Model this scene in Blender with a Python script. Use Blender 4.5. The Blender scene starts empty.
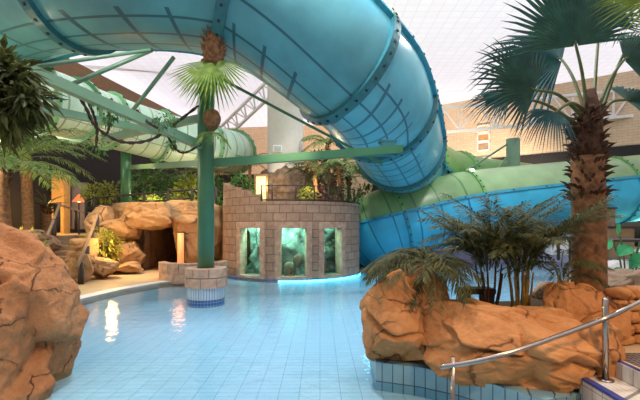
import bpy, math, random
from mathutils import Vector, Matrix, noise
random.seed(7)
PI = math.pi
C = bpy.context.scene.collection
F, H, HY = 420.0, 1.7, 225.0          # focal length in px (640 wide), eye height, horizon row

def at(px, py, Y):
    return Vector(((px - 320) / F * Y, Y, H + (HY - py) / F * Y))
def gz(px, py, z=0.0):
    return at(px, py, (H - z) * F / (py - HY))

# ------------------------------------------------------------------ materials
def nodes_of(name):
    m = bpy.data.materials.new(name); m.use_nodes = True
    nt = m.node_tree
    return m, nt, nt.nodes['Principled BSDF']
def N(nt, t, **kw):
    n = nt.nodes.new(t)
    for k, v in kw.items():
        if k in n.inputs: n.inputs[k].default_value = v
        else: setattr(n, k, v)
    return n
def ramp(nt, stops):
    r = nt.nodes.new('ShaderNodeValToRGB'); e = r.color_ramp.elements
    while len(e) < len(stops): e.new(0.5)
    for i, (p, c) in enumerate(stops):
        e[i].position = p; e[i].color = (*c, 1)
    return r
def plain(name, col, rough=.5, metal=0, var=.15, scale=6, bump=0, emit=None, es=0):
    m, nt, b = nodes_of(name); L = nt.links.new
    tc = N(nt, 'ShaderNodeTexCoord')
    n = N(nt, 'ShaderNodeTexNoise', Scale=scale, Detail=4.0)
    L(tc.outputs['Object'], n.inputs['Vector'])
    r = ramp(nt, [(.3, [c * (1 - var) for c in col]), (.7, [min(1, c * (1 + var)) for c in col])])
    L(n.outputs['Fac'], r.inputs['Fac']); L(r.outputs['Color'], b.inputs['Base Color'])
    b.inputs['Roughness'].default_value = rough; b.inputs['Metallic'].default_value = metal
    if bump:
        bm = N(nt, 'ShaderNodeBump', Strength=bump, Distance=.02)
        L(n.outputs['Fac'], bm.inputs['Height']); L(bm.outputs['Normal'], b.inputs['Normal'])
    if emit:
        b.inputs['Emission Color'].default_value = (*emit, 1); b.inputs['Emission Strength'].default_value = es
    return m
def rockmat(name, c1, c2, c3, scale=1.6, crack=1.5, bump=.55, rough=.8):
    m, nt, b = nodes_of(name); L = nt.links.new
    tc = N(nt, 'ShaderNodeTexCoord')
    n = N(nt, 'ShaderNodeTexNoise', Scale=scale, Detail=8.0, Roughness=.62)
    n2 = N(nt, 'ShaderNodeTexNoise', Scale=scale * 9, Detail=6.0, Roughness=.7)
    L(tc.outputs['Object'], n.inputs['Vector']); L(tc.outputs['Object'], n2.inputs['Vector'])
    mx = N(nt, 'ShaderNodeMix', data_type='RGBA'); mx.inputs['Factor'].default_value = .35
    r = ramp(nt, [(.28, c1), (.5, c2), (.72, c3)]); L(n.outputs['Fac'], r.inputs['Fac'])
    r2 = ramp(nt, [(.3, c1), (.75, c3)]); L(n2.outputs['Fac'], r2.inputs['Fac'])
    L(r.outputs['Color'], mx.inputs[6]); L(r2.outputs['Color'], mx.inputs[7])
    # sparse hairline cracks: warped cell edges, shown only where a mask noise allows
    wv = N(nt, 'ShaderNodeVectorMath', operation='MULTIPLY_ADD')
    wv.inputs[1].default_value = (.4, .4, .4)
    L(n.outputs['Color'], wv.inputs[0]); L(tc.outputs['Object'], wv.inputs[2])
    v = N(nt, 'ShaderNodeTexVoronoi', feature='DISTANCE_TO_EDGE', Scale=crack)
    mp = N(nt, 'ShaderNodeMapping'); mp.inputs['Scale'].default_value = (.7, .7, 1.5); mp.inputs['Rotation'].default_value = (.5, .5, 0)
    L(wv.outputs[0], mp.inputs['Vector']); L(mp.outputs['Vector'], v.inputs['Vector'])
    c0 = ramp(nt, [(0, (0, 0, 0)), (.014, (1, 1, 1))]); L(v.outputs['Distance'], c0.inputs['Fac'])
    n4 = N(nt, 'ShaderNodeTexNoise', Scale=scale * 1.7, Detail=2.0); L(mp.outputs['Vector'], n4.inputs['Vector'])
    mk = ramp(nt, [(.47, (0, 0, 0)), (.56, (1, 1, 1))]); L(n4.outputs['Fac'], mk.inputs['Fac'])
    cr = N(nt, 'ShaderNodeMath', operation='MAXIMUM'); L(c0.outputs['Color'], cr.inputs[0]); L(mk.outputs['Color'], cr.inputs[1])
    dk = N(nt, 'ShaderNodeMix', data_type='RGBA'); dk.inputs[6].default_value = (*[c * .5 for c in c1], 1)
    L(cr.outputs[0], dk.inputs['Factor']); L(mx.outputs[2], dk.inputs[7])
    L(dk.outputs[2], b.inputs['Base Color'])
    ad = N(nt, 'ShaderNodeMath', operation='MULTIPLY_ADD'); ad.inputs[1].default_value = .8
    L(n2.outputs['Fac'], ad.inputs[0]); L(cr.outputs[0], ad.inputs[2])
    bm = N(nt, 'ShaderNodeBump', Strength=bump, Distance=.05)
    L(ad.outputs[0], bm.inputs['Height']); L(bm.outputs['Normal'], b.inputs['Normal'])
    b.inputs['Roughness'].default_value = rough
    return m
def brickmat(name, c1, c2, cm, w, h, mortar=.015, coord='UV', off=.5, rough=.7, bump=.5, axes=None, var=.3):
    m, nt, b = nodes_of(name); L = nt.links.new
    if coord == 'WORLD':
        g = N(nt, 'ShaderNodeNewGeometry'); src = g.outputs['Position']
    else:
        tc = N(nt, 'ShaderNodeTexCoord'); src = tc.outputs[coord]
    if axes:
        sp = N(nt, 'ShaderNodeSeparateXYZ'); cb = N(nt, 'ShaderNodeCombineXYZ'); L(src, sp.inputs[0])
        L(sp.outputs[axes[0]], cb.inputs[0]); L(sp.outputs[axes[1]], cb.inputs[1]); src = cb.outputs[0]
    br = N(nt, 'ShaderNodeTexBrick', offset=off, Scale=1.0)
    br.inputs['Color1'].default_value = (*c1, 1); br.inputs['Color2'].default_value = (*c2, 1); br.inputs['Mortar'].default_value = (*cm, 1)
    br.inputs['Brick Width'].default_value = w; br.inputs['Row Height'].default_value = h
    br.inputs['Mortar Size'].default_value = mortar; br.inputs['Mortar Smooth'].default_value = .2
    L(src, br.inputs['Vector'])
    n = N(nt, 'ShaderNodeTexNoise', Scale=5.0, Detail=7.0, Roughness=.65); L(src, n.inputs['Vector'])
    r = ramp(nt, [(.3, (1 - var,) * 3), (.7, (1, 1, 1))]); L(n.outputs['Fac'], r.inputs['Fac'])
    mx = N(nt, 'ShaderNodeMix', data_type='RGBA', blend_type='MULTIPLY'); mx.inputs['Factor'].default_value = 1
    L(br.outputs['Color'], mx.inputs[6]); L(r.outputs['Color'], mx.inputs[7]); L(mx.outputs[2], b.inputs['Base Color'])
    b.inputs['Roughness'].default_value = rough
    if bump:
        sb = N(nt, 'ShaderNodeMath', operation='MULTIPLY_ADD'); sb.inputs[1].default_value = -1.2
        L(br.outputs['Fac'], sb.inputs[0]); L(n.outputs['Fac'], sb.inputs[2])
        bm = N(nt, 'ShaderNodeBump', Strength=bump, Distance=.02)
        L(sb.outputs[0], bm.inputs['Height']); L(bm.outputs['Normal'], b.inputs['Normal'])
    return m
def slidemat(name, col, line, us, vs, ur=(.0, 1.0), chev=0., rough=.33, lw=.014, trans=0.0):
    """moulded plastic; UV: u = metres along / section length, v = 0..1 round. us = cross marks, vs = lengthwise marks"""
    m, nt, b = nodes_of(name); L = nt.links.new
    tc = N(nt, 'ShaderNodeTexCoord'); sp = N(nt, 'ShaderNodeSeparateXYZ'); L(tc.outputs['UV'], sp.inputs[0])
    def M(op, a, bb=None, c=None):
        n = N(nt, 'ShaderNodeMath', operation=op)
        for i, x in enumerate((a, bb, c)):
            if x is None: continue
            if isinstance(x, (int, float)): n.inputs[i].default_value = x
            else: L(x, n.inputs[i])
        return n.outputs[0]
    u, v = sp.outputs[0], sp.outputs[1]
    tot = None
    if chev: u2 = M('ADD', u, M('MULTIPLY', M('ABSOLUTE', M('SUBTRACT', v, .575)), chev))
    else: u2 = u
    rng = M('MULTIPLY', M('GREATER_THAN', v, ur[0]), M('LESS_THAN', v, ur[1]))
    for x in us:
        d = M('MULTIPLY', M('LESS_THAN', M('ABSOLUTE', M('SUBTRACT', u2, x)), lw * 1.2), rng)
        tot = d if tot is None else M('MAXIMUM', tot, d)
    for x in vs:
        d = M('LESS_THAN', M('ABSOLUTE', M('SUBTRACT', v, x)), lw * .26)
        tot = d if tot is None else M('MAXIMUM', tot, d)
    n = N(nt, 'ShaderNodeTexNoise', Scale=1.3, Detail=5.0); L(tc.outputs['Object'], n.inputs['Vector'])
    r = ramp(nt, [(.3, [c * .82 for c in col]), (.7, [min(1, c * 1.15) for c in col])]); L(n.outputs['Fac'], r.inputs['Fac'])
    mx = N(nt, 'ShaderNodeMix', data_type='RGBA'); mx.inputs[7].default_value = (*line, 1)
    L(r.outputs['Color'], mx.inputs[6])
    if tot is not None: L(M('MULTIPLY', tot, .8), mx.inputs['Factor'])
    else: mx.inputs['Factor'].default_value = 0
    L(mx.outputs[2], b.inputs['Base Color']); b.inputs['Roughness'].default_value = rough
    n3 = N(nt, 'ShaderNodeTexNoise', Scale=30.0, Detail=2.0); L(tc.outputs['Object'], n3.inputs['Vector'])
    bm = N(nt, 'ShaderNodeBump', Strength=.12, Distance=.01); L(n3.outputs['Fac'], bm.inputs['Height']); L(bm.outputs['Normal'], b.inputs['Normal'])
    if trans:
        t = N(nt, 'ShaderNodeBsdfTranslucent'); L(mx.outputs[2], t.inputs['Color'])
        ms = N(nt, 'ShaderNodeMixShader'); ms.inputs[0].default_value = trans
        L(b.outputs[0], ms.inputs[1]); L(t.outputs[0], ms.inputs[2])
        L(ms.outputs[0], nt.nodes['Material Output'].inputs[0])
    return m
def leafmat(name, c1, c2, trans=.3, rough=.65):
    m, nt, b = nodes_of(name); L = nt.links.new
    tc = N(nt, 'ShaderNodeTexCoord')
    n = N(nt, 'ShaderNodeTexNoise', Scale=7.0, Detail=3.0); L(tc.outputs['Object'], n.inputs['Vector'])
    r = ramp(nt, [(.35, c1), (.65, c2)]); L(n.outputs['Fac'], r.inputs['Fac'])
    L(r.outputs['Color'], b.inputs['Base Color']); b.inputs['Roughness'].default_value = rough
    t = N(nt, 'ShaderNodeBsdfTranslucent'); L(r.outputs['Color'], t.inputs['Color'])
    ms = N(nt, 'ShaderNodeMixShader'); ms.inputs[0].default_value = trans
    L(b.outputs[0], ms.inputs[1]); L(t.outputs[0], ms.inputs[2]); L(ms.outputs[0], nt.nodes['Material Output'].inputs[0])
    return m
def clearmat(name, tint, rough=.05, wave=0, ior=1.33, scale=3.0):
    m, nt, b = nodes_of(name); L = nt.links.new; nt.nodes.remove(b)
    tr = N(nt, 'ShaderNodeBsdfTransparent'); tr.inputs[0].default_value = (*tint, 1)
    gl = N(nt, 'ShaderNodeBsdfGlossy', Roughness=rough)
    fr = N(nt, 'ShaderNodeFresnel', IOR=ior); ms = N(nt, 'ShaderNodeMixShader')
    L(fr.outputs[0], ms.inputs[0]); L(tr.outputs[0], ms.inputs[1]); L(gl.outputs[0], ms.inputs[2])
    if wave:
        g = N(nt, 'ShaderNodeNewGeometry'); n = N(nt, 'ShaderNodeTexNoise', Scale=scale, Detail=3.0); L(g.outputs['Position'], n.inputs['Vector'])
        bm = N(nt, 'ShaderNodeBump', Strength=wave, Distance=.05); L(n.outputs['Fac'], bm.inputs['Height'])
        L(bm.outputs['Normal'], gl.inputs['Normal']); L(bm.outputs['Normal'], fr.inputs['Normal'])
    L(ms.outputs[0], nt.nodes['Material Output'].inputs[0])
    return m

M = {}
M['rock'] = rockmat('orange_rock', (.33, .125, .035), (.52, .225, .07), (.66, .34, .13), scale=1.5, crack=1.1, bump=.6)
M['rock_left'] = rockmat('red_brown_rock', (.27, .105, .035), (.47, .21, .08), (.60, .31, .14), scale=2.2, crack=1.6, bump=.9)
M['rock_cave'] = rockmat('tan_rock', (.22, .12, .05), (.42, .25, .12), (.56, .36, .19), scale=.8, crack=.8, bump=.7)
M['rock_grey'] = rockmat('grey_brown_rock', (.14, .08, .05), (.28, .18, .11), (.38, .27, .19), scale=1.2, crack=1.2)
M['rock_pale'] = rockmat('pale_rock', (.35, .33, .33), (.5, .48, .48), (.65, .63, .62), scale=2)
M['rock_tank'] = rockmat('tank_rock', (.04, .10, .08), (.25, .40, .34), (.9, .95, .9), scale=3.2, crack=2.5, bump=1)
M['stone'] = brickmat('cut_stone', (.52, .33, .23), (.42, .26, .18), (.2, .13, .09), .42, .26, .012, 'UV', var=.35, bump=.9)
M['stone_face'] = plain('dressed_stone', (.50, .32, .23), .75, var=.25, scale=7, bump=.5)
M['pool_tile'] = brickmat('pool_tile', (.52, .73, .84), (.49, .71, .82), (.22, .40, .54), .22, .11, .004, 'WORLD', off=0, rough=.35, bump=0, var=.08)
M['kerb_tile'] = brickmat('kerb_tile', (.24, .43, .52), (.20, .39, .48), (.05, .10, .15), .115, .9, .006, 'UV', off=0, rough=.3, bump=.2, var=.15)
M['step_tile'] = brickmat('step_tile', (.66, .62, .55), (.6, .56, .5), (.2, .18, .16), .13, .3, .004, 'UV', off=0, rough=.35, bump=.2, var=.12)
M['strip_tile'] = brickmat('strip_tile', (.6, .7, .78), (.5, .62, .72), (.15, .25, .4), .06, .5, .007, 'UV', off=0, rough=.3, bump=.2, var=.1)
M['navy'] = plain('navy_tile', (.03, .05, .22), .3)
M['blue_mosaic'] = brickmat('blue_mosaic', (.05, .16, .42), (.03, .10, .32), (.3, .4, .5), .07, .07, .006, 'UV', off=0, rough=.3, bump=.1)
M['deck'] = plain('beige_deck', (.54, .40, .24), .55, var=.12, scale=3)
M['kerb_white'] = plain('white_kerb', (.72, .72, .70), .5, var=.06)
M['green'] = plain('green_steel', (.05, .17, .085), .35, var=.08, scale=2)
M['green_pale'] = plain('pale_green_steel', (.14, .27, .17), .4, var=.1, scale=2)
M['white_steel'] = plain('white_steel', (.80, .79, .78), .4, var=.04)
M['chrome'] = plain('brushed_steel', (.42, .37, .33), .2, 1, var=.06, scale=20)
M['dark_wood'] = plain('dark_timber', (.035, .025, .02), .6)
M['wood_rope'] = plain('weathered_timber', (.30, .2, .13), .8, scale=12)
M['dark'] = plain('charcoal_cladding', (.012, .010, .011), .7, var=.2)
M['brown'] = plain('brown_fascia', (.24, .13, .06), .6)
M['column'] = plain('white_plaster', (.66, .62, .61), .7, var=.04)
M['orange_wall'] = plain('ochre_render', (.70, .42, .14), .7, var=.1)
M['brick'] = brickmat('pale_brick', (.80, .60, .42), (.72, .53, .37), (.54, .4, .28), .5, .16, .012, 'UV', rough=.8, bump=.3, var=.15)
M['bark'] = plain('palm_bark', (.24, .115, .05), .9, var=.5, scale=14, bump=1)
M['bark_dark'] = plain('dark_fibre', (.085, .04, .022), .95, var=.5, scale=20, bump=1)
M['petiole'] = plain('leaf_stalk', (.10, .13, .04), .5)
M['stem_gold'] = plain('golden_cane', (.30, .20, .05), .5, var=.35, scale=15)
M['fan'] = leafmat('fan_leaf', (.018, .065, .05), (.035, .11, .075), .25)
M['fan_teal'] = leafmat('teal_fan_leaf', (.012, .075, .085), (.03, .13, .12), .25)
M['fan_lit_tone'] = leafmat('lit_tone_fan_leaf', (.16, .24, .02), (.26, .36, .04), .35)  # yellow light on the leaf is put into its colour
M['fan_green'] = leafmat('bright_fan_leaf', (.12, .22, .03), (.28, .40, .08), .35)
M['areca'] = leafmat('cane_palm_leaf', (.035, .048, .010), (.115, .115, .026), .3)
M['areca_lit'] = leafmat('lit_palm_leaf', (.09, .20, .045), (.27, .40, .14), .35)  # lighter leaf tone standing for lamp light on the fronds
M['leaf_dark'] = leafmat('olive_leaf', (.04, .05, .01), (.12, .13, .03), .35)
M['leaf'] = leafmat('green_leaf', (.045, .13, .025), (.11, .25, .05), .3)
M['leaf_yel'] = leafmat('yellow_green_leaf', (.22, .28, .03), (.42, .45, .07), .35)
M['leaf_jade'] = leafmat('jade_leaf', (.03, .28, .10), (.06, .42, .16), .35)
M['rope'] = plain('brown_rope', (.045, .028, .02), .9, scale=30)
M['glass'] = clearmat('tank_glass', (.85, .97, .94), .02, ior=1.4)
M['water'] = clearmat('pool_water', (.83, .95, 1.0), .07, wave=.25, scale=4.0)
M['lamp_warm'] = plain('warm_lamp', (1, .7, .35), emit=(1, .55, .2), es=6)
M['lamp_yel'] = plain('lit_yellow_panel', (.9, .7, .3), emit=(1, .72, .28), es=1.0)
M['lamp_orange'] = plain('orange_shade', (.8, .3, .12), emit=(1, .22, .07), es=.55)
M['lamp_cyan'] = plain('cyan_light_strip', (.3, .8, 1), emit=(.12, .75, 1), es=8)
M['lamp_white'] = plain('white_lamp', (1, 1, 1), emit=(1, .95, .9), es=60)
M['pane_orange'] = plain('amber_pane', (.55, .28, .10), .3, var=.1)
M['soil'] = plain('planter_soil', (.03, .02, .012), .95, bump=.5, scale=20)
M['grate'] = brickmat('dark_grate', (.03, .02, .018), (.05, .03, .025), (.25, .2, .17), .05, .05, .008, 'UV', off=0, bump=.3)
BLUE = (.10, .33, .38)
M['sl_blue'] = slidemat('blue_slide', BLUE, (.012, .07, .10), (.25, .5, .75), (.545, .58, .615, .655, .70, .77), (.50, .72), .9, lw=.011)
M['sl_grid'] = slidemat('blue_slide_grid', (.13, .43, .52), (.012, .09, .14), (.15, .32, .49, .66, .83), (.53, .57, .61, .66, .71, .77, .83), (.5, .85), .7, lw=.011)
M['sl_green'] = slidemat('green_slide', (.16, .36, .11), (.05, .14, .05), (), ())
M['sl2_blue'] = slidemat('cyan_slide', (.045, .47, .72), (.01, .12, .22), (.1667, .5, .8333), (), lw=.009)
M['sl2_green'] = slidemat('leaf_green_slide', (.20, .36, .15), (.05, .16, .06), (.1667, .5, .8333), (), lw=.009)
M['sl2_plain_green'] = slidemat('plain_green_slide', (.25, .40, .20), (.05, .16, .06), (), ())
M['sl2_plain_blue'] = slidemat('plain_cyan_slide', (.045, .47, .71), (.01, .12, .22), (), ())
M['sl3'] = slidemat('mint_slide', (.50, .70, .58), (.2, .24, .17), (.125, .375, .625, .875), (.56, .62, .9), lw=.012)
M['fl_teal'] = plain('teal_flange', (.03, .16, .19), .4)
M['fl_blue'] = plain('blue_flange', (.03, .30, .42), .4)
M['fl_green'] = plain('green_flange', (.16, .38, .12), .4)
M['fl_mint'] = plain('mint_flange', (.20, .42, .22), .4)
M['bolt'] = plain('dark_bolt', (.01, .03, .035), .5)

# ------------------------------------------------------------------ mesh building
ORG = {}
class MB:
    def __init__(s): s.v = []; s.f = []; s.m = []; s.uv = []
    def add(s, vs, fs, m=0, uvs=None):
        o = len(s.v); s.v.extend(Vector(p) for p in vs)
        for i, f in enumerate(fs):
            s.f.append(tuple(o + k for k in f)); s.m.append(m); s.uv.append(uvs[i] if uvs else None)
    def box(s, c, d, rz=0, m=0, rot=None):
        R = rot or Matrix.Rotation(rz, 3, 'Z'); c = Vector(c); x, y, z = [k / 2 for k in d]
        P = [(-x, -y, -z), (x, -y, -z), (x, y, -z), (-x, y, -z), (-x, -y, z), (x, -y, z), (x, y, z), (-x, y, z)]
        fs = [(0, 3, 2, 1), (4, 5, 6, 7), (0, 1, 5, 4), (1, 2, 6, 5), (2, 3, 7, 6), (3, 0, 4, 7)]
        uvs = []
        for f in fs:
            q = [Vector(P[k]) for k in f]
            e1 = q[1] - q[0]; e2 = q[3] - q[0]
            a, b = e1.length, e2.length
            uvs.append([(0, 0), (a, 0), (a, b), (0, b)])
        s.add([c + R @ Vector(p) for p in P], fs, m, uvs)
    def beam(s, a, b, w, h, m=0):
        a, b = Vector(a), Vector(b); d = b - a
        s.box((a + b) / 2, (d.length, w, h), m=m, rot=d.to_track_quat('X', 'Z').to_matrix())
    def tube(s, pts, r, n=8, m=0, cap=True):
        pts = [Vector(p) for p in pts]; k = len(pts)
        rs = r if isinstance(r, (list, tuple)) else [r] * k
        vs = []; up = None
        for i, p in enumerate(pts):
            t = (pts[min(i + 1, k - 1)] - pts[max(i - 1, 0)])
            if t.length < 1e-9: t = Vector((0, 0, 1))
            t.normalize()
            if up is None: up = Vector((0, 0, 1)) if abs(t.z) < .9 else Vector((1, 0, 0))
            a = t.cross(up)
            if a.length < 1e-4: a = t.cross(Vector((0, 1, 0)))
            a.normalize(); up = a.cross(t)
            for j in range(n):
                q = 2 * PI * j / n
                vs.append(p + rs[i] * (math.cos(q) * a + math.sin(q) * up))
        fs = [(i * n + j, i * n + (j + 1) % n, (i + 1) * n + (j + 1) % n, (i + 1) * n + j) for i in range(k - 1) for j in range(n)]
        if cap: fs += [tuple(range(n))[::-1], tuple((k - 1) * n + j for j in range(n))]
        s.add(vs, fs, m)
    def lathe(s, prof, c, n=32, m=0, a0=0, a1=2 * PI):
        """prof: (r,z) list; closed turn when a1-a0 = 2pi"""
        c = Vector(c); full = abs(a1 - a0 - 2 * PI) < 1e-6; k = n if full else n + 1
        vs = [c + Vector((r * math.sin(a0 + (a1 - a0) * j / n), -r * math.cos(a0 + (a1 - a0) * j / n), z)) for r, z in prof for j in range(k)]
        fs, uvs = [], []; acc = prof[0][1]
        for i in range(len(prof) - 1):
            (r0, z0), (r1, z1) = prof[i], prof[i + 1]; st = math.hypot(r1 - r0, z1 - z0)
            for j in range(n):
                jj = (j + 1) % k; rr = max(r0, r1)
                u0 = (a0 + (a1 - a0) * j / n) * rr; u1 = (a0 + (a1 - a0) * (j + 1) / n) * rr
                fs.append((i * k + j, i * k + jj, (i + 1) * k + jj, (i + 1) * k + j)); uvs.append([(u0, acc), (u1, acc), (u1, acc + st), (u0, acc + st)])
            acc += st
        s.add(vs, fs, m, uvs)
    def arcblock(s, c, r0, r1, z0, z1, a0, a1, n=8, m=0):
        """solid curved block"""
        s.lathe([(r1, z0), (r1, z1), (r0, z1), (r0, z0), (r1, z0)], c, n, m, a0, a1)
        c = Vector(c)
        for a, fl in ((a0, 0), (a1, 1)):
            q = [c + Vector((r * math.sin(a), -r * math.cos(a), z)) for r, z in ((r1, z0), (r1, z1), (r0, z1), (r0, z0))]
            f = (0, 1, 2, 3) if fl else (3, 2, 1, 0)
            L_ = [(0, 0), (0, z1 - z0), (r1 - r0, z1 - z0), (r1 - r0, 0)]
            s.add(q, [f], m, [[L_[k] for k in f]])
    def quad(s, p, m=0, uv=None): s.add(p, [tuple(range(len(p)))], m, [uv] if uv else None)
    def build(s, name, mats, parent=None, smooth=False, loc=None):
        if not isinstance(mats, (list, tuple)): mats = [mats]
        o0 = ORG[parent.name] if parent else Vector(loc or (0, 0, 0))
        me = bpy.data.meshes.new(name)
        me.from_pydata([p - o0 for p in s.v], [], s.f)
        for mt in mats: me.materials.append(M[mt] if isinstance(mt, str) else mt)
        for i, p in enumerate(me.polygons): p.material_index = s.m[i]; p.use_smooth = smooth
        if any(u for u in s.uv):
            ul = me.uv_layers.new(name='UVMap')
            for i, p in enumerate(me.polygons):
                if s.uv[i]:
                    for k, li in enumerate(p.loop_indices): ul.data[li].uv = s.uv[i][k]
        me.update()
        o = bpy.data.objects.new(name, me); C.objects.link(o)
        if parent: o.parent = parent
        else: o.location = o0
        ORG[o.name] = o0
        return o
def tag(o, label, cat, group=None, kind=None):
    o['label'] = label; o['category'] = cat
    if group: o['group'] = group
    if kind: o['kind'] = kind
    return o
def thing(name, label, cat, loc, group=None):
    o = bpy.data.objects.new(name, None); C.objects.link(o); o.location = loc; o.empty_display_size = .1
    ORG[o.name] = Vector(loc)
    return tag(o, label, cat, group)
def struct(o): o['kind'] = 'structure'; return o
def bevel(o, w=.015, seg=2):
    b = o.modifiers.new('Bevel', 'BEVEL'); b.width = w; b.segments = seg; b.limit_method = 'ANGLE'
    return o
def cr(P, i, t):
    p0, p1, p2, p3 = P[max(i - 1, 0)], P[i], P[min(i + 1, len(P) - 1)], P[min(i + 2, len(P) - 1)]
    return .5 * ((2 * p1) + (p2 - p0) * t + (2 * p0 - 5 * p1 + 4 * p2 - p3) * t * t + (3 * p1 - p0 - 3 * p2 + p3) * t ** 3)
def dense(P, n=8):
    P = [Vector(p) for p in P]; out = []
    for i in range(len(P) - 1):
        out += [cr(P, i, k / n) for k in range(n)]
    return out + [P[-1]]

# ------------------------------------------------------------------ rocks
def rock_mesh(c, d, seed, sub=5, cuts=14, rough=.06, rz=0, power=3.0, depth=(.72, 1.0), fine=.02, tilt=0, shape=None, joint=.035, jf=1.3, cells=0, ch=.05, ct=.22, cg=.05, cz=1.0):
    """boulder: a rounded block chiselled by random planes, roughened with noise"""
    import bmesh
    rnd = random.Random(seed); bm = bmesh.new()
    bmesh.ops.create_icosphere(bm, subdivisions=sub, radius=1)
    pl = []
    for k in range(cuts):
        n = Vector((rnd.gauss(0, 1), rnd.gauss(0, 1), rnd.gauss(0, .8))).normalized()
        pl.append((n, rnd.uniform(*depth)))
    cl = []
    for k in range(cells):
        s_ = Vector((rnd.gauss(0, 1), rnd.gauss(0, 1), rnd.gauss(0, 1))).normalized()
        cl.append((s_, rnd.uniform(-ch, ch), Vector((rnd.uniform(-ct, ct), rnd.uniform(-ct, ct), rnd.uniform(-ct, ct)))))
    off = Vector((seed * 3.1, seed * 1.7, seed * .9))
    R = Matrix.Rotation(rz, 3, 'Z') @ Matrix.Rotation(tilt, 3, 'Y')
    vs = []
    for v in bm.verts:
        p = v.co.copy()
        k = (abs(p.x) ** power + abs(p.y) ** power + abs(p.z) ** power) ** (-1 / power)
        p *= k
        for n, h in pl:
            s = p.dot(n) - h
            if s > 0: p -= n * s * .97
        nn = p.normalized()
        p += nn * (noise.fractal(p * 1.6 + off, 1.0, 2.0, 4) * rough + noise.fractal(p * 6 + off, .9, 2.0, 3) * fine)
        if cl:
            wn = nn + .16 * Vector((noise.noise(nn * 2.5 + off), noise.noise(nn * 2.5 - off), noise.noise(nn * 2.5 + off * 2)))
            d1 = d2 = 9; bc = None
            for c_ in cl:
                e = wn - c_[0]; dd = math.sqrt(e.x * e.x + e.y * e.y + cz * e.z * e.z)
                if dd < d1: d2, d1, bc = d1, dd, c_
                elif dd < d2: d2 = dd
            g = min(1, (d2 - d1) / .09)
            p += nn * (bc[1] + bc[2].dot(wn - bc[0])) * (g * g * (3 - 2 * g)) - nn * cg * math.exp(-((d2 - d1) / .024) ** 2)
        if joint:
            g = noise.noise(Vector((p.x * .9 + p.z * .8, p.y * .9 - p.z * .5, p.z * 1.9 + p.x * .7)) * jf + off)
            p -= nn * joint * math.exp(-(g / .045) ** 2)
            p += nn * joint * .5 * (1 if g > 0 else -1) * (1 - math.exp(-(g / .045) ** 2))
        if shape: p = shape(p)
        q = Vector((p.x * d[0] / 2, p.y * d[1] / 2, p.z * d[2] / 2))
        vs.append(Vector(c) + R @ q)
    mb = MB(); mb.add(vs, [tuple(x.index for x in f.verts) for f in bm.faces]); bm.free()
    return mb
def boulder(name, label, c, d, seed, mat, group=None, cat='rock', **kw):
    base = Vector((c[0], c[1], c[2] - d[2] / 2))
    o = rock_mesh(c, d, seed, **kw).build(name, mat, None, True, base)
    return tag(o, label, cat, group)

# ------------------------------------------------------------------ plants
def fan_leaf(mb, hub, dr, nr, L, n=30, spread=3.6, droop=.25, w=1.0, m=0, seed=0):
    rnd = random.Random(seed); hub = Vector(hub); dr = Vector(dr).normalized(); nr = Vector(nr)
    nr = (nr - dr * nr.dot(dr)).normalized(); sd = nr.cross(dr)
    for i in range(n):
        a = -spread / 2 + spread * i / (n - 1)
        d = math.cos(a) * dr + math.sin(a) * sd; s = -math.sin(a) * dr + math.cos(a) * sd
        l = L * (1 - .28 * (abs(a) / (spread / 2)) ** 2) * rnd.uniform(.9, 1.05)
        wd = l * spread / n * .5 * w
        pts = []
        for t, ww in ((.03, .05), (.3, .34), (.55, .52), (.78, .3), (1, .02)):
            p = hub + d * l * t + nr * (.10 * L * (1 - math.cos(a)) * t * t * .4) + Vector((0, 0, -1)) * droop * l * max(0, t - .35) ** 2 * 1.6 * rnd.uniform(.8, 1.25)
            f = nr * wd * ww * .45
            pts.append((p - s * wd * ww * 1.1 - f, p + f, p + s * wd * ww * 1.1 - f))
        vs = [q for tr in pts for q in tr]
        fs = []
        for k in range(len(pts) - 1):
            o = k * 3; fs += [(o, o + 1, o + 4, o + 3), (o + 1, o + 2, o + 5, o + 4)]
        mb.add(vs, fs, m)
def pinnate(mb, base, az, L, elev, droop, nl=22, ll=.3, lw=.02, m=0, ms=1, seed=0, start=.2, rr=.008):
    rnd = random.Random(seed); base = Vector(base)
    h = Vector((math.cos(az), math.sin(az), 0)); sd = Vector((-math.sin(az), math.cos(az), 0))
    def P(t): return base + h * L * t * math.cos(elev * (1 - .4 * t)) + Vector((0, 0, L * (math.sin(elev) * t - droop * t * t)))
    mb.tube([P(k / 8) for k in range(9)], [rr * (1 - .8 * k / 8) for k in range(9)], 5, ms)
    for i in range(nl):
        t = start + (1 - start) * i / (nl - 1); p = P(t); tg = (P(min(1, t + .02)) - P(t - .02)).normalized()
        l = ll * (1 - .55 * abs(2 * (t - start) / (1 - start) - .9) ** 1.5) * rnd.uniform(.85, 1.1)
        for sg in (-1, 1):
            d = (tg * .8 + sd * sg * rnd.uniform(.55, .9) + Vector((0, 0, rnd.uniform(-.1, .3)))).normalized()
            s = d.cross(Vector((0, 0, 1)));
            if s.length < 1e-3: s = sd
            s.normalize()
            a = p; b = p + d * l * .5 + Vector((0, 0, -.06 * l)); c = p + d * l + Vector((0, 0, -rnd.uniform(.2, .5) * l))
            mb.add([a, b - s * lw, b + Vector((0, 0, lw * .5)), b + s * lw, c], [(0, 1, 2), (0, 2, 3), (1, 4, 2), (2, 4, 3)], m)
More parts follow.
